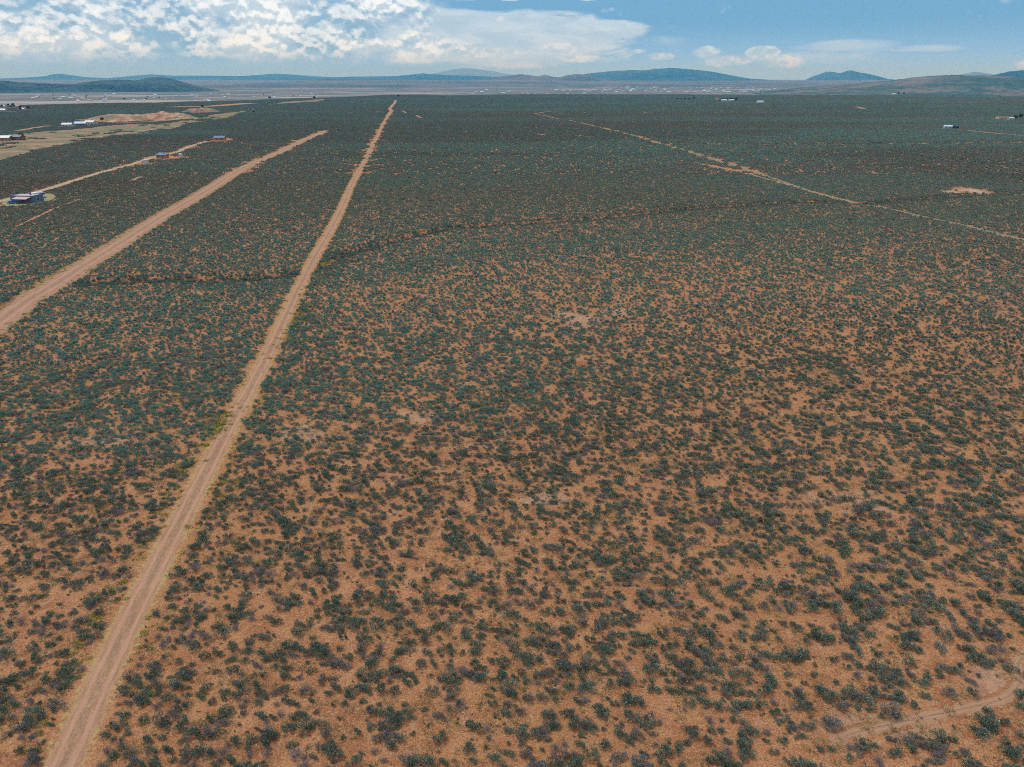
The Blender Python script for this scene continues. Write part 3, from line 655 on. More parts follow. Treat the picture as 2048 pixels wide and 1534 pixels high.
bank(215, 246, 420, 237, 105, 9, "eroded orange quarry bank with bare gullied face", "quarry_bank")
bank(405, 226, 450, 224, 60, 8, "small orange spoil heap right of the quarry bank", "spoil_heap")
strip("dirt_track", [(350, 214), (420, 213), (500, 207)], 22, M_ROAD2, None, 22, lift=.3)
strip("dirt_track", [(245, 246), (300, 244), (350, 240)], 6, M_TRACK, None, 8, lift=.3)

# ------------------------------------------------------------------ hills and mountains
def hill_mat(name, dark, light, sc, thr=(0.42, 0.6), extra=None):
    m, n, b = newmat(name); P = n.pos()
    t = n.noise(n.map(P, (sc, sc, sc * 1.5)), 1.0, 8, 0.72)
    t2 = n.noise(n.map(P, (sc * .2, sc * .2, sc * .6)), 1.0, 4, 0.6)
    c = n.mix(n.ss(n.m('MULTIPLY_ADD', t2, 0.6, n.m('MULTIPLY', t, 0.55)), thr[0] * 1.15, thr[1] * 1.15), dark, light)
    if extra: c = n.mix(n.m('MULTIPLY', n.ss(n.noise(P, sc * 3.5, 6, .75), .54, .64), .7), c, extra)
    n.put(b.inputs['Base Color'], c); b.inputs['Specular IOR Level'].default_value = 0.05; b.inputs['Roughness'].default_value = 1.0
    return m
M_WOOD = hill_mat("wooded_hill", (0.004, 0.026, 0.030), (0.045, 0.085, 0.075), 0.009, extra=(0.12, 0.12, 0.095))
M_FARH = hill_mat("far_forest", (0.010, 0.045, 0.062), (0.045, 0.085, 0.095), 0.0016)
M_PALE = hill_mat("grassy_summit", (0.05, 0.085, 0.09), (0.15, 0.165, 0.16), 0.0012, (0.36, 0.52))
M_BROWN = hill_mat("brown_hill", (0.05, 0.06, 0.05), (0.15, 0.13, 0.11), 0.004)
M_RIGHT = hill_mat("juniper_slope", (0.04, 0.085, 0.07), (0.18, 0.15, 0.135), 0.006, (0.44, 0.60), extra=(0.035, 0.07, 0.05))
def ridge(name, prof, dist, base, mat, deep=0.22, seed=0, rough=0.10, n=360, slope_base=None):
    px = np.array([p[0] for p in prof], float); py = np.array([p[1] for p in prof], float)
    # smooth the traced profile into a skyline of real height at its own distance
    s = np.linspace(px[0], px[-1], n); t = np.interp(s, px, py)
    k = np.hanning(9); k /= k.sum(); tp = np.pad(t, 4, mode='edge'); t = np.convolve(tp, k, 'valid')
    A = np.zeros(n); H = np.zeros(n)
    for i in range(n):
        a, e = azel(s[i], t[i]); A[i] = a; H[i] = CAMH + dist * math.tan(e)
    nv = 46; T = np.linspace(-1, 1, nv); rows = []
    for tt in T:
        r = dist * (1 + deep * (tt if tt < 0 else tt * 0.8))
        x = r * np.sin(A); y = r * np.cos(A); g = np.full(n, base, float)
        prof_t = (1 - abs(tt)) ** 1.25
        gul = 1 - np.abs(2 * fbm(A * 60 + tt * 1.5, A * 0 + tt * 3, seed, 4) - 1)
        w = prof_t * (1 + rough * 6 * (gul - .62) * (1 - prof_t) * 1.6) if abs(tt) > 1e-6 else 1.0
        env = np.clip((H - g), 0, None)
        z = g + env * np.clip(w, 0, 1.02) if tt != 0 else H
        jag = (fbm(A * 420, A * 0 + tt * 6, seed + 5, 3) - .5) * env * 0.06
        z = z + jag
        z = z - 40 * (abs(tt) > .97)
        rows.append(np.stack([x, y, z], 1))
    V = np.concatenate(rows); i = np.arange(nv - 1)[:, None] * n; j = np.arange(n - 1)[None, :]
    Fq = np.stack([i + j, i + n + j, i + n + j + 1, i + j + 1], -1).reshape(-1, 4)[:, ::-1]
    o = link(name, mesh_np(name, V, Fq, [mat], True)); o['kind'] = 'structure'; return o
def gz(px, dist): a, _ = azel(px, 160); return zat(dist * math.sin(a), dist * math.cos(a))
ridge("mountains", [(-600, 150), (-200, 156), (0, 157), (50, 155), (92, 152), (112, 146), (126, 148), (142, 150), (170, 154), (215, 156), (260, 152), (300, 148), (340, 151), (420, 151), (480, 152), (510, 150), (545, 147), (590, 149), (640, 153), (720, 156), (800, 160)], 32000, 40, M_FARH, 0.15, 1)
ridge("hills", [(-600, 150), (-200, 156), (0, 160), (40, 164), (80, 166), (120, 168), (150, 168), (168, 164), (200, 160), (240, 159), (275, 160), (290, 156), (320, 153), (345, 157), (370, 165), (395, 172), (430, 179), (460, 184)], 9000, -52, M_WOOD, 0.12, 2, 0.14)
ridge("mountains", [(400, 160), (520, 159), (640, 156), (700, 153), (790, 152), (820, 149), (845, 146), (865, 148), (900, 150), (960, 152), (1020, 155), (1100, 162)], 26000, 40, M_FARH, 0.15, 3)
ridge("mountains", [(840, 152), (870, 146), (900, 139), (925, 136), (950, 137), (980, 141), (1010, 147), (1040, 151), (1080, 156)], 42000, 50, M_PALE, 0.12, 4)
ridge("hills", [(930, 164), (990, 155), (1020, 150), (1045, 148), (1065, 151), (1078, 152), (1090, 149), (1105, 153), (1120, 154), (1135, 150), (1155, 147), (1180, 151), (1200, 156), (1240, 163)], 17000, 10, M_BROWN, 0.14, 5, 0.16)
ridge("mountains", [(1080, 158), (1130, 155), (1180, 146), (1220, 142), (1260, 140), (1290, 140), (1310, 137), (1340, 135), (1380, 138), (1420, 142), (1460, 150), (1500, 157), (1580, 162)], 23000, 40, M_FARH, 0.16, 6, 0.14)
ridge("mountains", [(1500, 164), (1610, 160), (1622, 154), (1640, 148), (1652, 143), (1662, 143), (1680, 146), (1696, 141), (1704, 140), (1712, 143), (1730, 146), (1752, 151), (1778, 158), (1850, 166)], 25000, 40, M_FARH, 0.14, 7, 0.14)
ridge("mountains", [(1850, 162), (1920, 149), (1950, 143), (1980, 147), (2030, 158)], 30000, 40, M_PALE, 0.14, 8)
ridge("mountains", [(1950, 160), (1990, 149), (2020, 142), (2060, 139), (2200, 136), (2500, 146), (2700, 160)], 15000, 0, M_FARH, 0.14, 9)
ridge("hills", [(1440, 187), (1520, 184), (1620, 173), (1700, 167), (1780, 160), (1830, 154), (1870, 150), (1900, 149), (1960, 150), (2048, 153), (2200, 152), (2500, 150), (2800, 165)], 7600, -50, M_RIGHT, 0.36, 10, 0.10)
ridge("hills", [(240, 180), (400, 172), (500, 166), (640, 160), (760, 159), (900, 160), (1050, 160), (1250, 162), (1400, 163), (1560, 163), (1700, 166), (1800, 172), (1950, 182)], 15000, -5, hill_mat("pinkish_flats", (0.07, 0.10, 0.10), (0.17, 0.16, 0.155), 0.0022), 0.30, 11, 0.05)

# ------------------------------------------------------------------ plants
def leafquads(C_, Nrm, L, Wd, rg):
    """pointed leaf blades (rhombus) at C_, along Nrm"""
    n = len(C_); d = Nrm + rg.normal(0, .28, (n, 3)); d /= np.linalg.norm(d, axis=1)[:, None] + 1e-9
    s = np.cross(d, rg.normal(0, 1, (n, 3))); s /= np.linalg.norm(s, axis=1)[:, None] + 1e-9
    l = L * rg.uniform(.6, 1.4, n)[:, None]; w = Wd * rg.uniform(.6, 1.4, n)[:, None]
    V = np.stack([C_ - d * l * .35, C_ + s * w * .5 + d * l * .1, C_ + d * l * .65, C_ - s * w * .5 + d * l * .1], 1).reshape(-1, 3)
    return V, np.arange(4 * n).reshape(-1, 4)
def bush_arrays(rg, nleaf, L, Wd, lobes=7, h=.62, fill=.5, spread=.30, open_=0.0):
    Cs = []; Ns = []
    cl = []
    for k in range(lobes):
        a = rg.uniform(0, 2 * math.pi); q = spread * math.sqrt(rg.random()); rad = rg.uniform(.15, .25)
        cl.append((q * math.cos(a), q * math.sin(a), h * rg.uniform(.40, .66) * (1 - q * .5), rad))
    for k in range(nleaf):
        cx, cy, cz, rad = cl[rg.integers(len(cl))]
        v = rg.normal(0, 1, 3); v /= np.linalg.norm(v); v[2] = v[2] * .9 + .15
        q = rad * (fill + (1 - fill) * rg.random() ** .6)
        p = np.array((cx, cy, cz)) + v * q * np.array((1, 1, 1.05)); p[2] = max(.03, p[2])
        Cs.append(p); Ns.append(v * .6 + np.array((p[0] * .9, p[1] * .9, .75)))
    return leafquads(np.array(Cs), np.array(Ns), L, Wd, rg)
def stem_mesh(rg, name, mat, n=9, h=.5):
    V = []; Fc = []
    for k in range(n):
        a = rg.uniform(0, 6.28); tip = np.array((math.cos(a) * rg.uniform(.1, .36), math.sin(a) * rg.uniform(.1, .36), h * rg.uniform(.6, 1.0)))
        base = np.array((math.cos(a) * .04, math.sin(a) * .04, -.12)); mid = base * .5 + tip * .5 + np.array((0, 0, .05)) + rg.normal(0, .03, 3)
        rad = (.022, .014, .004); s = len(V)
        for c, r in zip((base, mid, tip), rad):
            for q in range(4): V.append((c[0] + r * math.cos(q * 1.57), c[1] + r * math.sin(q * 1.57), c[2]))
        for lv in range(2):
            for q in range(4): Fc.append((s + lv * 4 + q, s + lv * 4 + (q + 1) % 4, s + lv * 4 + 4 + (q + 1) % 4, s + lv * 4 + 4 + q))
    return mesh_np(name, V, Fc, [mat])
def proto(col, me, name):
    o = bpy.data.objects.new(name, me); col.objects.link(o); return o
HI, MID, DEADN, NHI, NMID = [], [], 3, 9, 8
rg = np.random.default_rng(5)
for k in range(NHI):
    V, Fq = bush_arrays(rg, 560, .13, .040, lobes=int(rg.integers(4, 13)), h=rg.uniform(.50, .80), fill=rg.uniform(.25, .55), spread=rg.uniform(.20, .46))
    HI.append((mesh_np("foliage", V, Fq, [M_LEAF]), stem_mesh(rg, "stem", M_TWIG)))
for k in range(DEADN):
    V, Fq = bush_arrays(rg, 330, .16, .022, lobes=8, h=.5, fill=.2, spread=.28)
    HI.append((mesh_np("foliage", V, Fq, [M_DEAD]), stem_mesh(rg, "stem", M_DEAD, 14, .5)))
def joined(a, b_):
    bm = bmesh.new(); bm.from_mesh(a); nf = len(bm.faces); bm.from_mesh(b_); bm.faces.ensure_lookup_table()
    for f in bm.faces[nf:]: f.material_index = 1
    me = bpy.data.meshes.new("sagebrush"); bm.to_mesh(me); bm.free(); me.materials.append(a.materials[0]); me.materials.append(b_.materials[0]); return me
COL_HI = bpy.data.collections.new("bush_kinds"); COL_MID = bpy.data.collections.new("bush_kinds_mid"); COL_P = bpy.data.collections.new("bush_patches"); COL_B = bpy.data.collections.new("bush_patches_big")
for i, (a, b_) in enumerate(HI): proto(COL_HI, joined(a, b_), "sagebrush_%02d" % i)
for k in range(NMID):
    V, Fq = bush_arrays(rg, 120, .23, .10, lobes=int(rg.integers(4, 10)), h=rg.uniform(.50, .80), spread=rg.uniform(.20, .44)); proto(COL_MID, mesh_np("foliage", V, Fq, [M_LEAF]), "sagebrush_mid_%02d" % k)
for k in range(3):
    V, Fq = bush_arrays(rg, 90, .24, .05, lobes=7, h=.5, fill=.2); proto(COL_MID, mesh_np("foliage", V, Fq, [M_DEAD]), "sagebrush_mid_%02d" % (NMID + k))
def patch(size, nb, nl, L, Wd, seed, name, col):
    g = np.random.default_rng(seed); Vs = []; Fs = []; MI = []; o = 0
    for k in range(nb):
        V, Fq = bush_arrays(g, nl, L, Wd, lobes=5); s = g.uniform(.85, 1.6); c = g.uniform(-size / 2, size / 2, 2)
        V = V * s; V[:, 0] += c[0]; V[:, 1] += c[1]; Vs.append(V); Fs.append(Fq + o); o += len(V); MI += [int(g.random() < .13)] * len(Fq)
    proto(col, mesh_np(name, np.concatenate(Vs), np.concatenate(Fs), [M_LEAF, M_DEAD], fmat=MI), name)
for k in range(6): patch(6.2, 19, 44, .36, .19, 100 + k, "brush_patch_%02d" % k, COL_P)
for k in range(5): patch(20.5, 190, 18, .52, .32, 200 + k, "brush_patch_big_%02d" % k, COL_B)

COL_G = bpy.data.collections.new('grass_kinds'); COL_W = bpy.data.collections.new('weed_kinds')
def scatter(name, col, P, rot, sc, idx):
    me = bpy.data.meshes.new(name); me.vertices.add(len(P)); me.vertices.foreach_set('co', np.asarray(P, np.float32).ravel())
    for nme, typ, d in (('rz', 'FLOAT', rot), ('sc', 'FLOAT_VECTOR', sc), ('pick', 'INT', idx)):
        a = me.attributes.new(nme, typ, 'POINT')
        a.data.foreach_set('vector' if typ == 'FLOAT_VECTOR' else 'value', np.asarray(d, np.int32 if typ == 'INT' else np.float32).ravel())
    if col is not COL_G and col is not COL_W:
        PA = np.asarray(P, float); xx, yy = PA[:, 0], PA[:, 1]; rr_ = np.hypot(xx, yy)
        lush_haze = np.exp(-(seg_dist(xx, yy, SWALE) / 16) ** 2) + np.exp(-(seg_dist(xx, yy, SWALE2) / 28) ** 2) + .9 * smooth(fbm(xx / 500 + 3, yy / 120, 131, 3), .52, .66)
        lush_haze = lush_haze + .45 * smooth(rr_, 350, 1300)  # lighter leaf colour with distance: haze painted into the far brush
        dry = .6 * smooth(fbm(xx / 420 + 8, yy / 150, 137, 3), .55, .70) * smooth(rr_, 200, 400) + .5 * smooth(rr_, 1500, 2200) * smooth(xx, 200, 1200) * (fbm(xx / 600, yy / 90, 139, 2) > .45)
        for nme, d in (('lush_haze', lush_haze), ('dry', dry), ('deep', .4 * np.exp(-(np.minimum(seg_dist(xx, yy, ARROYO), seg_dist(xx, yy, ARROYO2) / 2) / 5.0) ** 2))):  # deep darkens the wash brush, standing in for the shaded bank
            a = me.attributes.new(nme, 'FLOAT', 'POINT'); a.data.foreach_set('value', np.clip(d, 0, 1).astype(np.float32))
    o = link(name, me); g = bpy.data.node_groups.new(name + "_nodes", 'GeometryNodeTree')
    g.interface.new_socket('Geometry', in_out='INPUT', socket_type='NodeSocketGeometry'); g.interface.new_socket('Geometry', in_out='OUTPUT', socket_type='NodeSocketGeometry')
    N = g.nodes; Lk = g.links; gi = N.new('NodeGroupInput'); go = N.new('NodeGroupOutput')
    ci = N.new('GeometryNodeCollectionInfo'); ci.inputs['Collection'].default_value = col; ci.inputs['Separate Children'].default_value = True; ci.inputs['Reset Children'].default_value = True
    ip = N.new('GeometryNodeInstanceOnPoints'); ip.inputs['Pick Instance'].default_value = True
    def na(n_, t_):
        q = N.new('GeometryNodeInputNamedAttribute'); q.data_type = t_; q.inputs['Name'].default_value = n_; return q.outputs['Attribute']
    cx = N.new('ShaderNodeCombineXYZ'); Lk.new(na('rz', 'FLOAT'), cx.inputs[2])
    er = N.new('FunctionNodeEulerToRotation'); Lk.new(cx.outputs[0], er.inputs[0])
    Lk.new(gi.outputs[0], ip.inputs['Points']); Lk.new(ci.outputs[0], ip.inputs['Instance']); Lk.new(na('pick', 'INT'), ip.inputs['Instance Index'])
    Lk.new(er.outputs[0], ip.inputs['Rotation']); Lk.new(na('sc', 'FLOAT_VECTOR'), ip.inputs['Scale']); Lk.new(ip.outputs[0], go.inputs[0])
    md = o.modifiers.new("scatter", 'NODES'); md.node_group = g
    return o

def keep_off(x, y, extra=0.0):
    ok = np.ones(len(x), bool); r = np.hypot(x, y)
    for pts, hw in ROADS:
        ok &= seg_dist(x, y, pts) > hw + extra + r * 0.0006
    for cx, cy, cr in YARDS: ok &= np.hypot(x - cx, y - cy) > cr + extra
    for pl in POLYS: ok &= ~inside(x, y, pl)
    wx = x + 22 * (fbm(x / 60, y / 60, 77, 3) - 0.5); wy = y + 60 * (fbm(x / 60, y / 60, 78, 3) - 0.5)
    md = inside(wx, wy, MEADOW); ok &= ~(md & (fbm(x / 30, y / 45, 171, 3) + .9 * (RNG.random(len(x)) - .5) < .93))
    return ok
def grid(cell, y0, y1, jit=.42, wide=.86):
    ys = np.arange(y0, y1, cell); out_x = []; out_y = []
    for yy in ys:
        w = wide * yy + 12; xs = np.arange(-w, w, cell); out_x.append(xs); out_y.append(np.full(len(xs), yy))
    x = np.concatenate(out_x); y = np.concatenate(out_y)
    return x + RNG.uniform(-jit, jit, len(x)) * cell, y + RNG.uniform(-jit, jit, len(x)) * cell
# how thick the brush stands, by place (1 = closed cover)
DENS = [(210, 780, 330, 120, .20), (1080, 830, 170, 80, .22), (760, 700, 260, 90, .10), (1500, 1080, 420, 140, .02), (60, 1200, 130, 90, -.14), (900, 950, 400, 60, -.03), (1250, 650, 500, 80, -.03), (350, 1120, 250, 80, -.04), (1750, 760, 300, 90, .0)]
def cover(x, y):
    r = np.hypot(x, y)
    c = 0.655 + 0.04 * smooth(r, 70, 150) + 0.20 * smooth(r, 180, 400) + 0.10 * smooth(r, 500, 900)
    c = c + .16 * (x < -40 - .13 * y) * smooth(y, 60, 110) * (1 - smooth(r, 300, 500)) * 0.35
    for px, py, rx, ry, a in DENS:
        cx, cy = flat(px, py); ax = rx / F * math.hypot(cy, CAMH); ay = abs(flat(px, py - ry)[1] - cy)
        c = c + a * np.exp(-(((x - cx) / ax) ** 2 + ((y - cy) / ay) ** 2))
    ds = seg_dist(x, y, SWALE); c = c + .30 * np.exp(-(ds / (9 + .03 * r)) ** 2)
    ds2 = seg_dist(x, y, SWALE2); c = c + .30 * np.exp(-(ds2 / 30) ** 2)
    c = c - .06 * (smooth(fbm(x / 34, y / 50, 61, 3), .54, .68)) + .08 * (smooth(fbm(x / 60, y / 40, 63, 3), .5, .7))
    for px, py, rx, ry in PALE_SPOTS:
        cx, cy = flat(px, py); a = abs(flat(px + rx, py)[0] - cx); b_ = abs(flat(px, py - ry)[1] - cy)
        c = c - (.30 if py > 420 else 2.0) * np.exp(-(((x - cx) / a) ** 2 + ((y - cy) / b_) ** 2))
    return c
def near_points(cell, y0, y1):
    x, y = grid(cell, y0, y1, .26)
    x = x + np.where((np.round(y / cell) % 2) > 0, cell * .5, 0)
    x = x + 1.5 * (vn(x / 2.2, y / 2.6, 301) - .5) + .8 * (vn(x / .9, y / .9, 303) - .5); y = y + 1.5 * (vn(x / 2.4, y / 2.4, 302) - .5)
    c = cover(x, y)
    xr = x + .135 * y
    n1 = vn(xr / 1.05 + 50, y / 1.5, 71); n2 = vn(xr / 1.8, y / 3.2, 72)
    rid = 1 - np.abs(2 * fbm(xr / 2.4, y / 4.4, 73, 2) - 1)
    f = .22 * n1 + .20 * n2 + .12 * rid + .55 * RNG.random(len(x))
    f = np.argsort(np.argsort(f)) / len(f); thr = 1 - np.clip(c * 1.13, 0, .97)
    k = f > thr; x, y, f, thr = x[k], y[k], f[k], thr[k]
    k = keep_off(x, y); x, y, f, thr = x[k], y[k], f[k], thr[k]
    d = seg_dist(x, y, ARROYO); k = (d > np.where(fbm(x / 12, y / 12, 111, 2) > .63, 1.3, .0)) | (RNG.random(len(x)) < .12); x, y, f, thr = x[k], y[k], f[k], thr[k]
    s = .73 + .33 * np.clip((f - thr) * 1.3, 0, .7) * RNG.uniform(.4, 1.5, len(x)) + RNG.uniform(-.30, .30, len(x)) + .35 * (RNG.random(len(x)) < .08) - .3 * (RNG.random(len(x)) < .12)
    s *= 1 + .45 * np.exp(-(seg_dist(x, y, ARROYO) / 2.5) ** 2)
    s *= 1 + .18 * smooth(x, 0, 60) * (1 - smooth(y, 60, 110))
    return x, y, np.clip(s, .26, 1.9)
YB, YM, YP = 34.0, 150.0, 430.0
x, y, s = near_points(0.96, YB - 6, YP)
fx_, fy_ = grid(1.05, YB - 6, 170, .5); k = (RNG.random(len(fx_)) < .32) & keep_off(fx_, fy_, -.6); fx_, fy_ = fx_[k], fy_[k]
x = np.concatenate([x, fx_]); y = np.concatenate([y, fy_]); s = np.concatenate([s, RNG.uniform(.12, .30, len(fx_))])
z = zfun(x, y); r = np.hypot(x, y); n = len(x)
dead = RNG.random(n) < (.10 + .10 * (vn(x / 30, y / 30, 81) > .6))
rot = RNG.normal(0, .45, n) + RNG.choice([0, math.pi], n); scv = np.stack([s * RNG.uniform(.85, 1.5, n), s * RNG.uniform(.75, 1.15, n), s * RNG.uniform(.7, 1.25, n)], 1)
px_, py_, dep_ = project(x, y, z + .3 * s); app = np.where((px_ > 4) & (px_ < 2044) & (py_ > 4) & (py_ < 1528) & (dep_ > 1), s / dep_, 0)
solo = np.argsort(-app)[:300]; is_solo = np.zeros(n, bool); is_solo[solo] = True
pick_hi = np.where(dead, NHI + RNG.integers(0, DEADN, n), RNG.integers(0, NHI, n)); pick_mid = np.where(dead, NMID + RNG.integers(0, 3, n), RNG.integers(0, NMID, n))
P = np.stack([x, y, z - .03], 1)
k = (~is_solo) & (r < YM)
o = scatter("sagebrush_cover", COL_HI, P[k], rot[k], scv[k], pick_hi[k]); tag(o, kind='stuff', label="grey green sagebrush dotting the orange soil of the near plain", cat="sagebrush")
k = r >= YM
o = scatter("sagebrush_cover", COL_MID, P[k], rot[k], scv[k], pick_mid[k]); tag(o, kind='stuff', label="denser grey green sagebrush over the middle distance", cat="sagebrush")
# the largest-showing bushes as things of their own
road_pts = ROADS[0][0]; near_ = r < 110
for i in solo:
    i = int(i); me, st = HI[int(pick_hi[i])]
    d_road = float(seg_dist(np.array([x[i]]), np.array([y[i]]), road_pts)[0])
    sz = "very large" if s[i] > 1.5 else "large" if s[i] > 1.28 else "small" if s[i] < .85 else "smallish" if s[i] < 1.05 else "mid-sized"
    colr = "dead grey" if dead[i] else "grey green"
    dd = np.sort(np.hypot(x[near_] - x[i], y[near_] - y[i])); cnt = int((dd < 1.9).sum()) - 1
    lone = "solitary" if dd[1] > 1.35 else "crowded" if cnt > 4 else "clumped" if cnt > 2 else "paired"
    form = "tall" if scv[i][2] > 1.02 * scv[i][:2].mean() else "low spreading" if scv[i][2] < .86 * scv[i][:2].mean() else "rounded"
    cnt_ = int((dd < 1.3).sum()) - 1; lone = "solitary" if dd[1] > 1.2 else "paired" if cnt_ < 2 else "clumped" if cnt_ < 3 else "crowded" if cnt_ < 4 else "hemmed-in"
    row = "lowest row" if py_[i] > 1505 else "low row" if py_[i] > 1475 else "middle row" if py_[i] > 1440 else "upper row" if py_[i] > 1400 else "topmost row"
    where = f"{colword(px_[i])}, {row}"
    if d_road < 4.5: where = f"{row} on the road's " + ("left" if px_[i] < 125 + (1534 - py_[i]) * .45 else "right") + " verge"
    t = empty("dead_sagebrush" if dead[i] else "sagebrush", tuple(P[i]), float(rot[i]), label=f"{lone} {sz} {form} {colr} sagebrush {where}", cat="sagebrush", group="sagebrush bushes on the orange soil of the foreground")
    t.scale = scv[i]; link("foliage", me, t); link("stem", st, t)
# far brush in patches
x1_, y1_ = grid(6.0, YP * .7, 1250, .3, .80); rr = np.hypot(x1_, y1_); c = cover(x1_, y1_)
k = (rr > YP) & (y1_ >= YP - 0) & (c > .36 + .20 * RNG.random(len(c))) & keep_off(x1_, y1_, 1.6)
x1_, y1_ = x1_[k], y1_[k]; e = np.interp(np.arctan2(x1_, y1_), EDGE_AZ, EDGE_R)
x2, y2 = grid(20.0, 1250, 3400, .2, .80); e2 = np.interp(np.arctan2(x2, y2), EDGE_AZ, EDGE_R); k = keep_off(x2, y2, 13) & (np.hypot(x2, y2) < e2 + 60); 
x2, y2 = x2[k], y2[k]
x3, y3 = grid(6.0, 1250, 3300, .3, .80); k = np.zeros(len(x3), bool)
for pts, hw in ROADS: k |= seg_dist(x3, y3, pts) < hw + 18
k &= keep_off(x3, y3, 1.6) & (np.hypot(x3, y3) < np.interp(np.arctan2(x3, y3), EDGE_AZ, EDGE_R)); x1_ = np.concatenate([x1_, x3[k]]); y1_ = np.concatenate([y1_, y3[k]])
def place_patches(name, col, x, y, nk, label):
    n = len(x); P = np.stack([x, y, zfun(x, y) - .08], 1); s = np.ones((n, 3)); s[:, 2] = RNG.uniform(.8, 1.25, n)
    o = scatter(name, col, P, RNG.integers(0, 4, n) * math.pi / 2 + RNG.uniform(-.2, .2, n), s, RNG.integers(0, nk, n)); tag(o, label=label, cat="sagebrush", kind='stuff')
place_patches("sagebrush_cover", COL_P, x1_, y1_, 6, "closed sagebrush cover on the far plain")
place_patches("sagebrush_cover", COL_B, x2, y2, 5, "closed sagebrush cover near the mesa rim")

# grass tufts and roadside weeds
def tuft(g, n, L, Wd, sp, mat, name, col):
    C_ = np.stack([g.normal(0, sp, n), g.normal(0, sp, n), g.uniform(.02, .12, n)], 1); N_ = np.stack([C_[:, 0] * 3, C_[:, 1] * 3, np.full(n, .6)], 1)
    V, Fq = leafquads(C_, N_, L, Wd, g); proto(col, mesh_np(name, V, Fq, [mat]), name)
for k in range(5): tuft(rg, 30, .20, .035, .12, M_STRAW, "straw_tuft_%02d" % k, COL_G)
for k in range(5): tuft(rg, 60, .13, .045, .13, M_WEED, "weed_tuft_%02d" % k, COL_W)
gx, gy = grid(.62, 30, 125, .5); k = (fbm(gx / 3.0, gy / 3.0, 95, 3) > .47) & (RNG.random(len(gx)) < .55); gx, gy = gx[k], gy[k]
k = seg_dist(gx, gy, road_pts) > 2.6; gx, gy = gx[k], gy[k]; n = len(gx); s = RNG.uniform(.6, 1.9, n)
o = scatter("dry_grass", COL_G, np.stack([gx, gy, zfun(gx, gy) - .01], 1), RNG.uniform(0, 6.28, n), np.stack([s, s, s], 1), RNG.integers(0, 5, n)); tag(o, label="straw coloured dry grass tufts between the near bushes", cat="dry grass", kind='stuff')
WX, WY = [], []
for (pts, hw), dens, L0, off, sd_ in ((ROADS[0], 2.6, 9000, 3.1, .8), (ROADS[2], 2.2, 4000, 4.6, .9)):
    seg = np.diff(pts, axis=0); ln = np.hypot(seg[:, 0], seg[:, 1]); cum_ = np.concatenate([[0], np.cumsum(ln)]); tot = min(cum_[-1], 620); m = int(tot * dens * 2)
    q = RNG.uniform(0, tot, m); j = np.clip(np.searchsorted(cum_, q) - 1, 0, len(seg) - 1); t = (q - cum_[j]) / ln[j]; tx, ty = seg[j, 0] / ln[j], seg[j, 1] / ln[j]
    side = RNG.choice([-1, 1], m); dd = side * (off + RNG.normal(0, sd_, m)); bx = pts[j, 0] + seg[j, 0] * t + ty * dd; by = pts[j, 1] + seg[j, 1] * t - tx * dd
    kk = fbm(bx / 9, by / 9, 97, 3) + .12 * (by > 150) > .46; WX.append(bx[kk]); WY.append(by[kk])
cl = flat(437, 850); WX.append(cl[0] + RNG.normal(0, .9, 110)); WY.append(cl[1] + RNG.normal(0, 2.6, 110))
for pq in ((640, 560), (655, 520), (600, 640)):
    cl = flat(*pq); WX.append(cl[0] + RNG.normal(0, 1.0, 160)); WY.append(cl[1] + RNG.normal(0, 9, 160))
wx_, wy_ = np.concatenate(WX), np.concatenate(WY); n = len(wx_); s = RNG.uniform(.6, 1.7, n)
o = scatter("roadside_weeds", COL_W, np.stack([wx_, wy_, zfun(wx_, wy_)], 1), RNG.uniform(0, 6.28, n), np.stack([s, s, s * .9], 1), RNG.integers(0, 5, n)); tag(o, label="yellow green weeds along the verges of the dirt roads", cat="weeds", kind='stuff')

# trees on the far mesa and round the hamlets
M_TREE = leaf_material("juniper_leaves", (0.03, 0.06, 0.04), (0.06, 0.10, 0.06), (0.05, 0.09, 0.05)); M_BARK = plain("bark", (0.10, 0.07, 0.05), 0.9)
TREES = []
for k in range(4):
    V, Fq = bush_arrays(rg, 420, .16, .10, lobes=9, h=1.0, fill=.3, spread=.26); V[:, 2] += .12
    TREES.append(mesh_np("crown", V * 6, Fq, [M_TREE]))
TRUNK = MB().cyl((0, 0, 1.1), .28, 2.6, 'Z', 8, .12).mesh("trunk", M_BARK)
def tree(px, py, s, label, group):
    if group: label = f"{'broad' if s > 1.25 else 'small'} {label}"
    if group and "valley" in label: label = f"{'broad' if s > 2 else 'small'} tree speck by valley houses, {townword(px)}"
    p = at(px, py); t = empty("juniper_tree", p, random.uniform(0, 6.28), label=label, cat="tree", group=group); t.scale = (s, s, s * random.uniform(.9, 1.2))
    link("crown", random.choice(TREES), t); link("trunk", TRUNK, t)
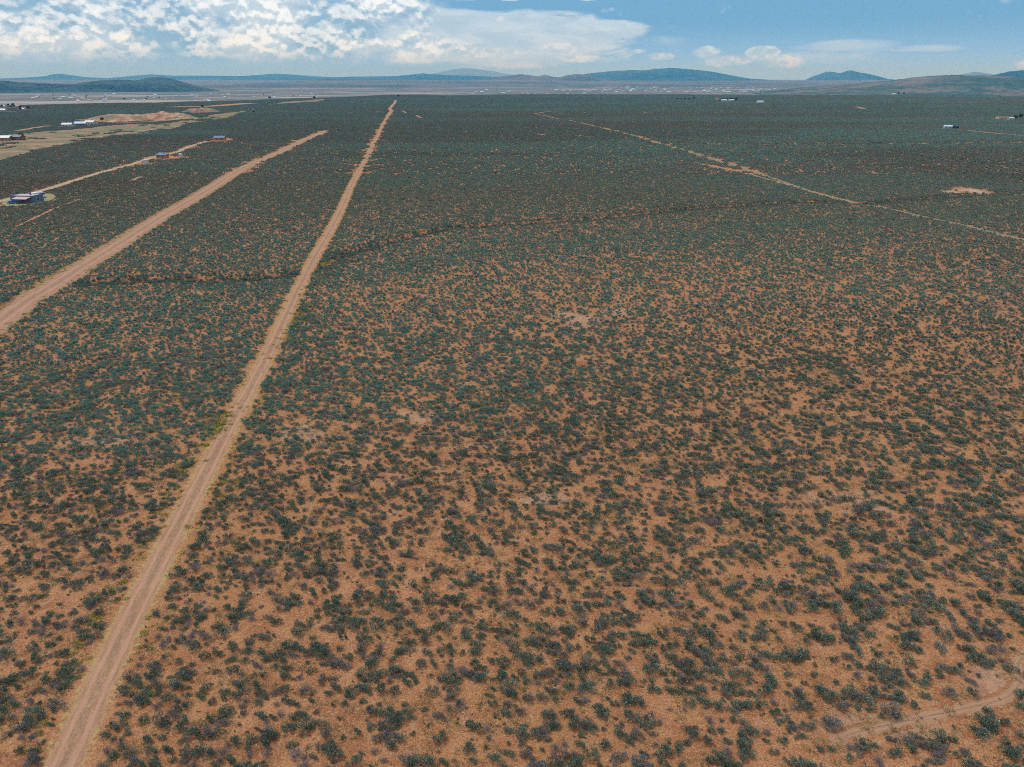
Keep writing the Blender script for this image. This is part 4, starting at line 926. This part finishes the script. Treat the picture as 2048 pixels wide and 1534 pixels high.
for i in range(9): tree(random.uniform(1425, 1475), random.uniform(200, 204), random.uniform(.8, 1.5), "dark juniper among the white houses on the far mesa", "junipers round the far mesa houses")
for px, py in ((1355, 201), (1362, 200), (1370, 201), (1378, 201), (1388, 200)): tree(px, py, random.uniform(.9, 1.4), "dark tree in the short row left of the far mesa houses", "row of trees on the far mesa")
for px, py in ((1797, 190), (1807, 190)): tree(px, py, 1.7, "dark tree beside the white house near the mesa rim", "trees near the rim")
for i in range(10): tree(random.uniform(0, 60), random.uniform(212, 223), random.uniform(.8, 1.4), "dark tree between the houses of the far left hamlet", "trees of the far left hamlet")
tree(796, 196, 1.8, "single dark tree at the far end of the straight dirt road", None)
tree(44, 279, .9, "round dark bush right of the low dark roofed shed", None)
tree(205, 244, 1.0, "dark tree at the left end of the quarry bank", None)
tree(405, 217, 1.2, "dark tree behind the quarry bank", None); tree(508, 227, .8, "lone dark tree right of the quarry", None)
for px, py in ((2030, 240), (2040, 239)): tree(px, py, 1.2, "dark tree right of the tan adobe house", "trees by the tan adobe house")
for i in range(45):
    q = random.choice(((1180, 1700), (60, 640))); tree(random.uniform(*q), random.uniform(*((181, 187) if q[0] > 1000 else (190, 201))), random.uniform(1.5, 2.6), "dark tree speck among the far valley houses", "trees of the distant valley")

# ------------------------------------------------------------------ haze
hb = MB().box((0, 16000, 305), (110000, 76000, 950)); 
mh = bpy.data.materials.new("haze"); mh.use_nodes = True; hn = NT(mh.node_tree); hn.n.clear()
pv = hn.new('ShaderNodeVolumePrincipled'); ho = hn.new('ShaderNodeOutputMaterial'); hn.l.new(pv.outputs[0], ho.inputs['Volume'])
pv.inputs['Color'].default_value = (0.13, 0.51, 1.0, 1); pv.inputs['Absorption Color'].default_value = (1, 1, 1, 1); pv.inputs['Density'].default_value = 4.4e-5; pv.inputs['Anisotropy'].default_value = 0.0
hz_o = hb.build("haze", mh); tag(hz_o, kind='stuff', label="thin blue haze lying over the plain and mountains", cat="haze")
print("bushes", int(len(P)), "patches", len(x1_), len(x2), "weeds", len(wx_), "grass", len(gx))
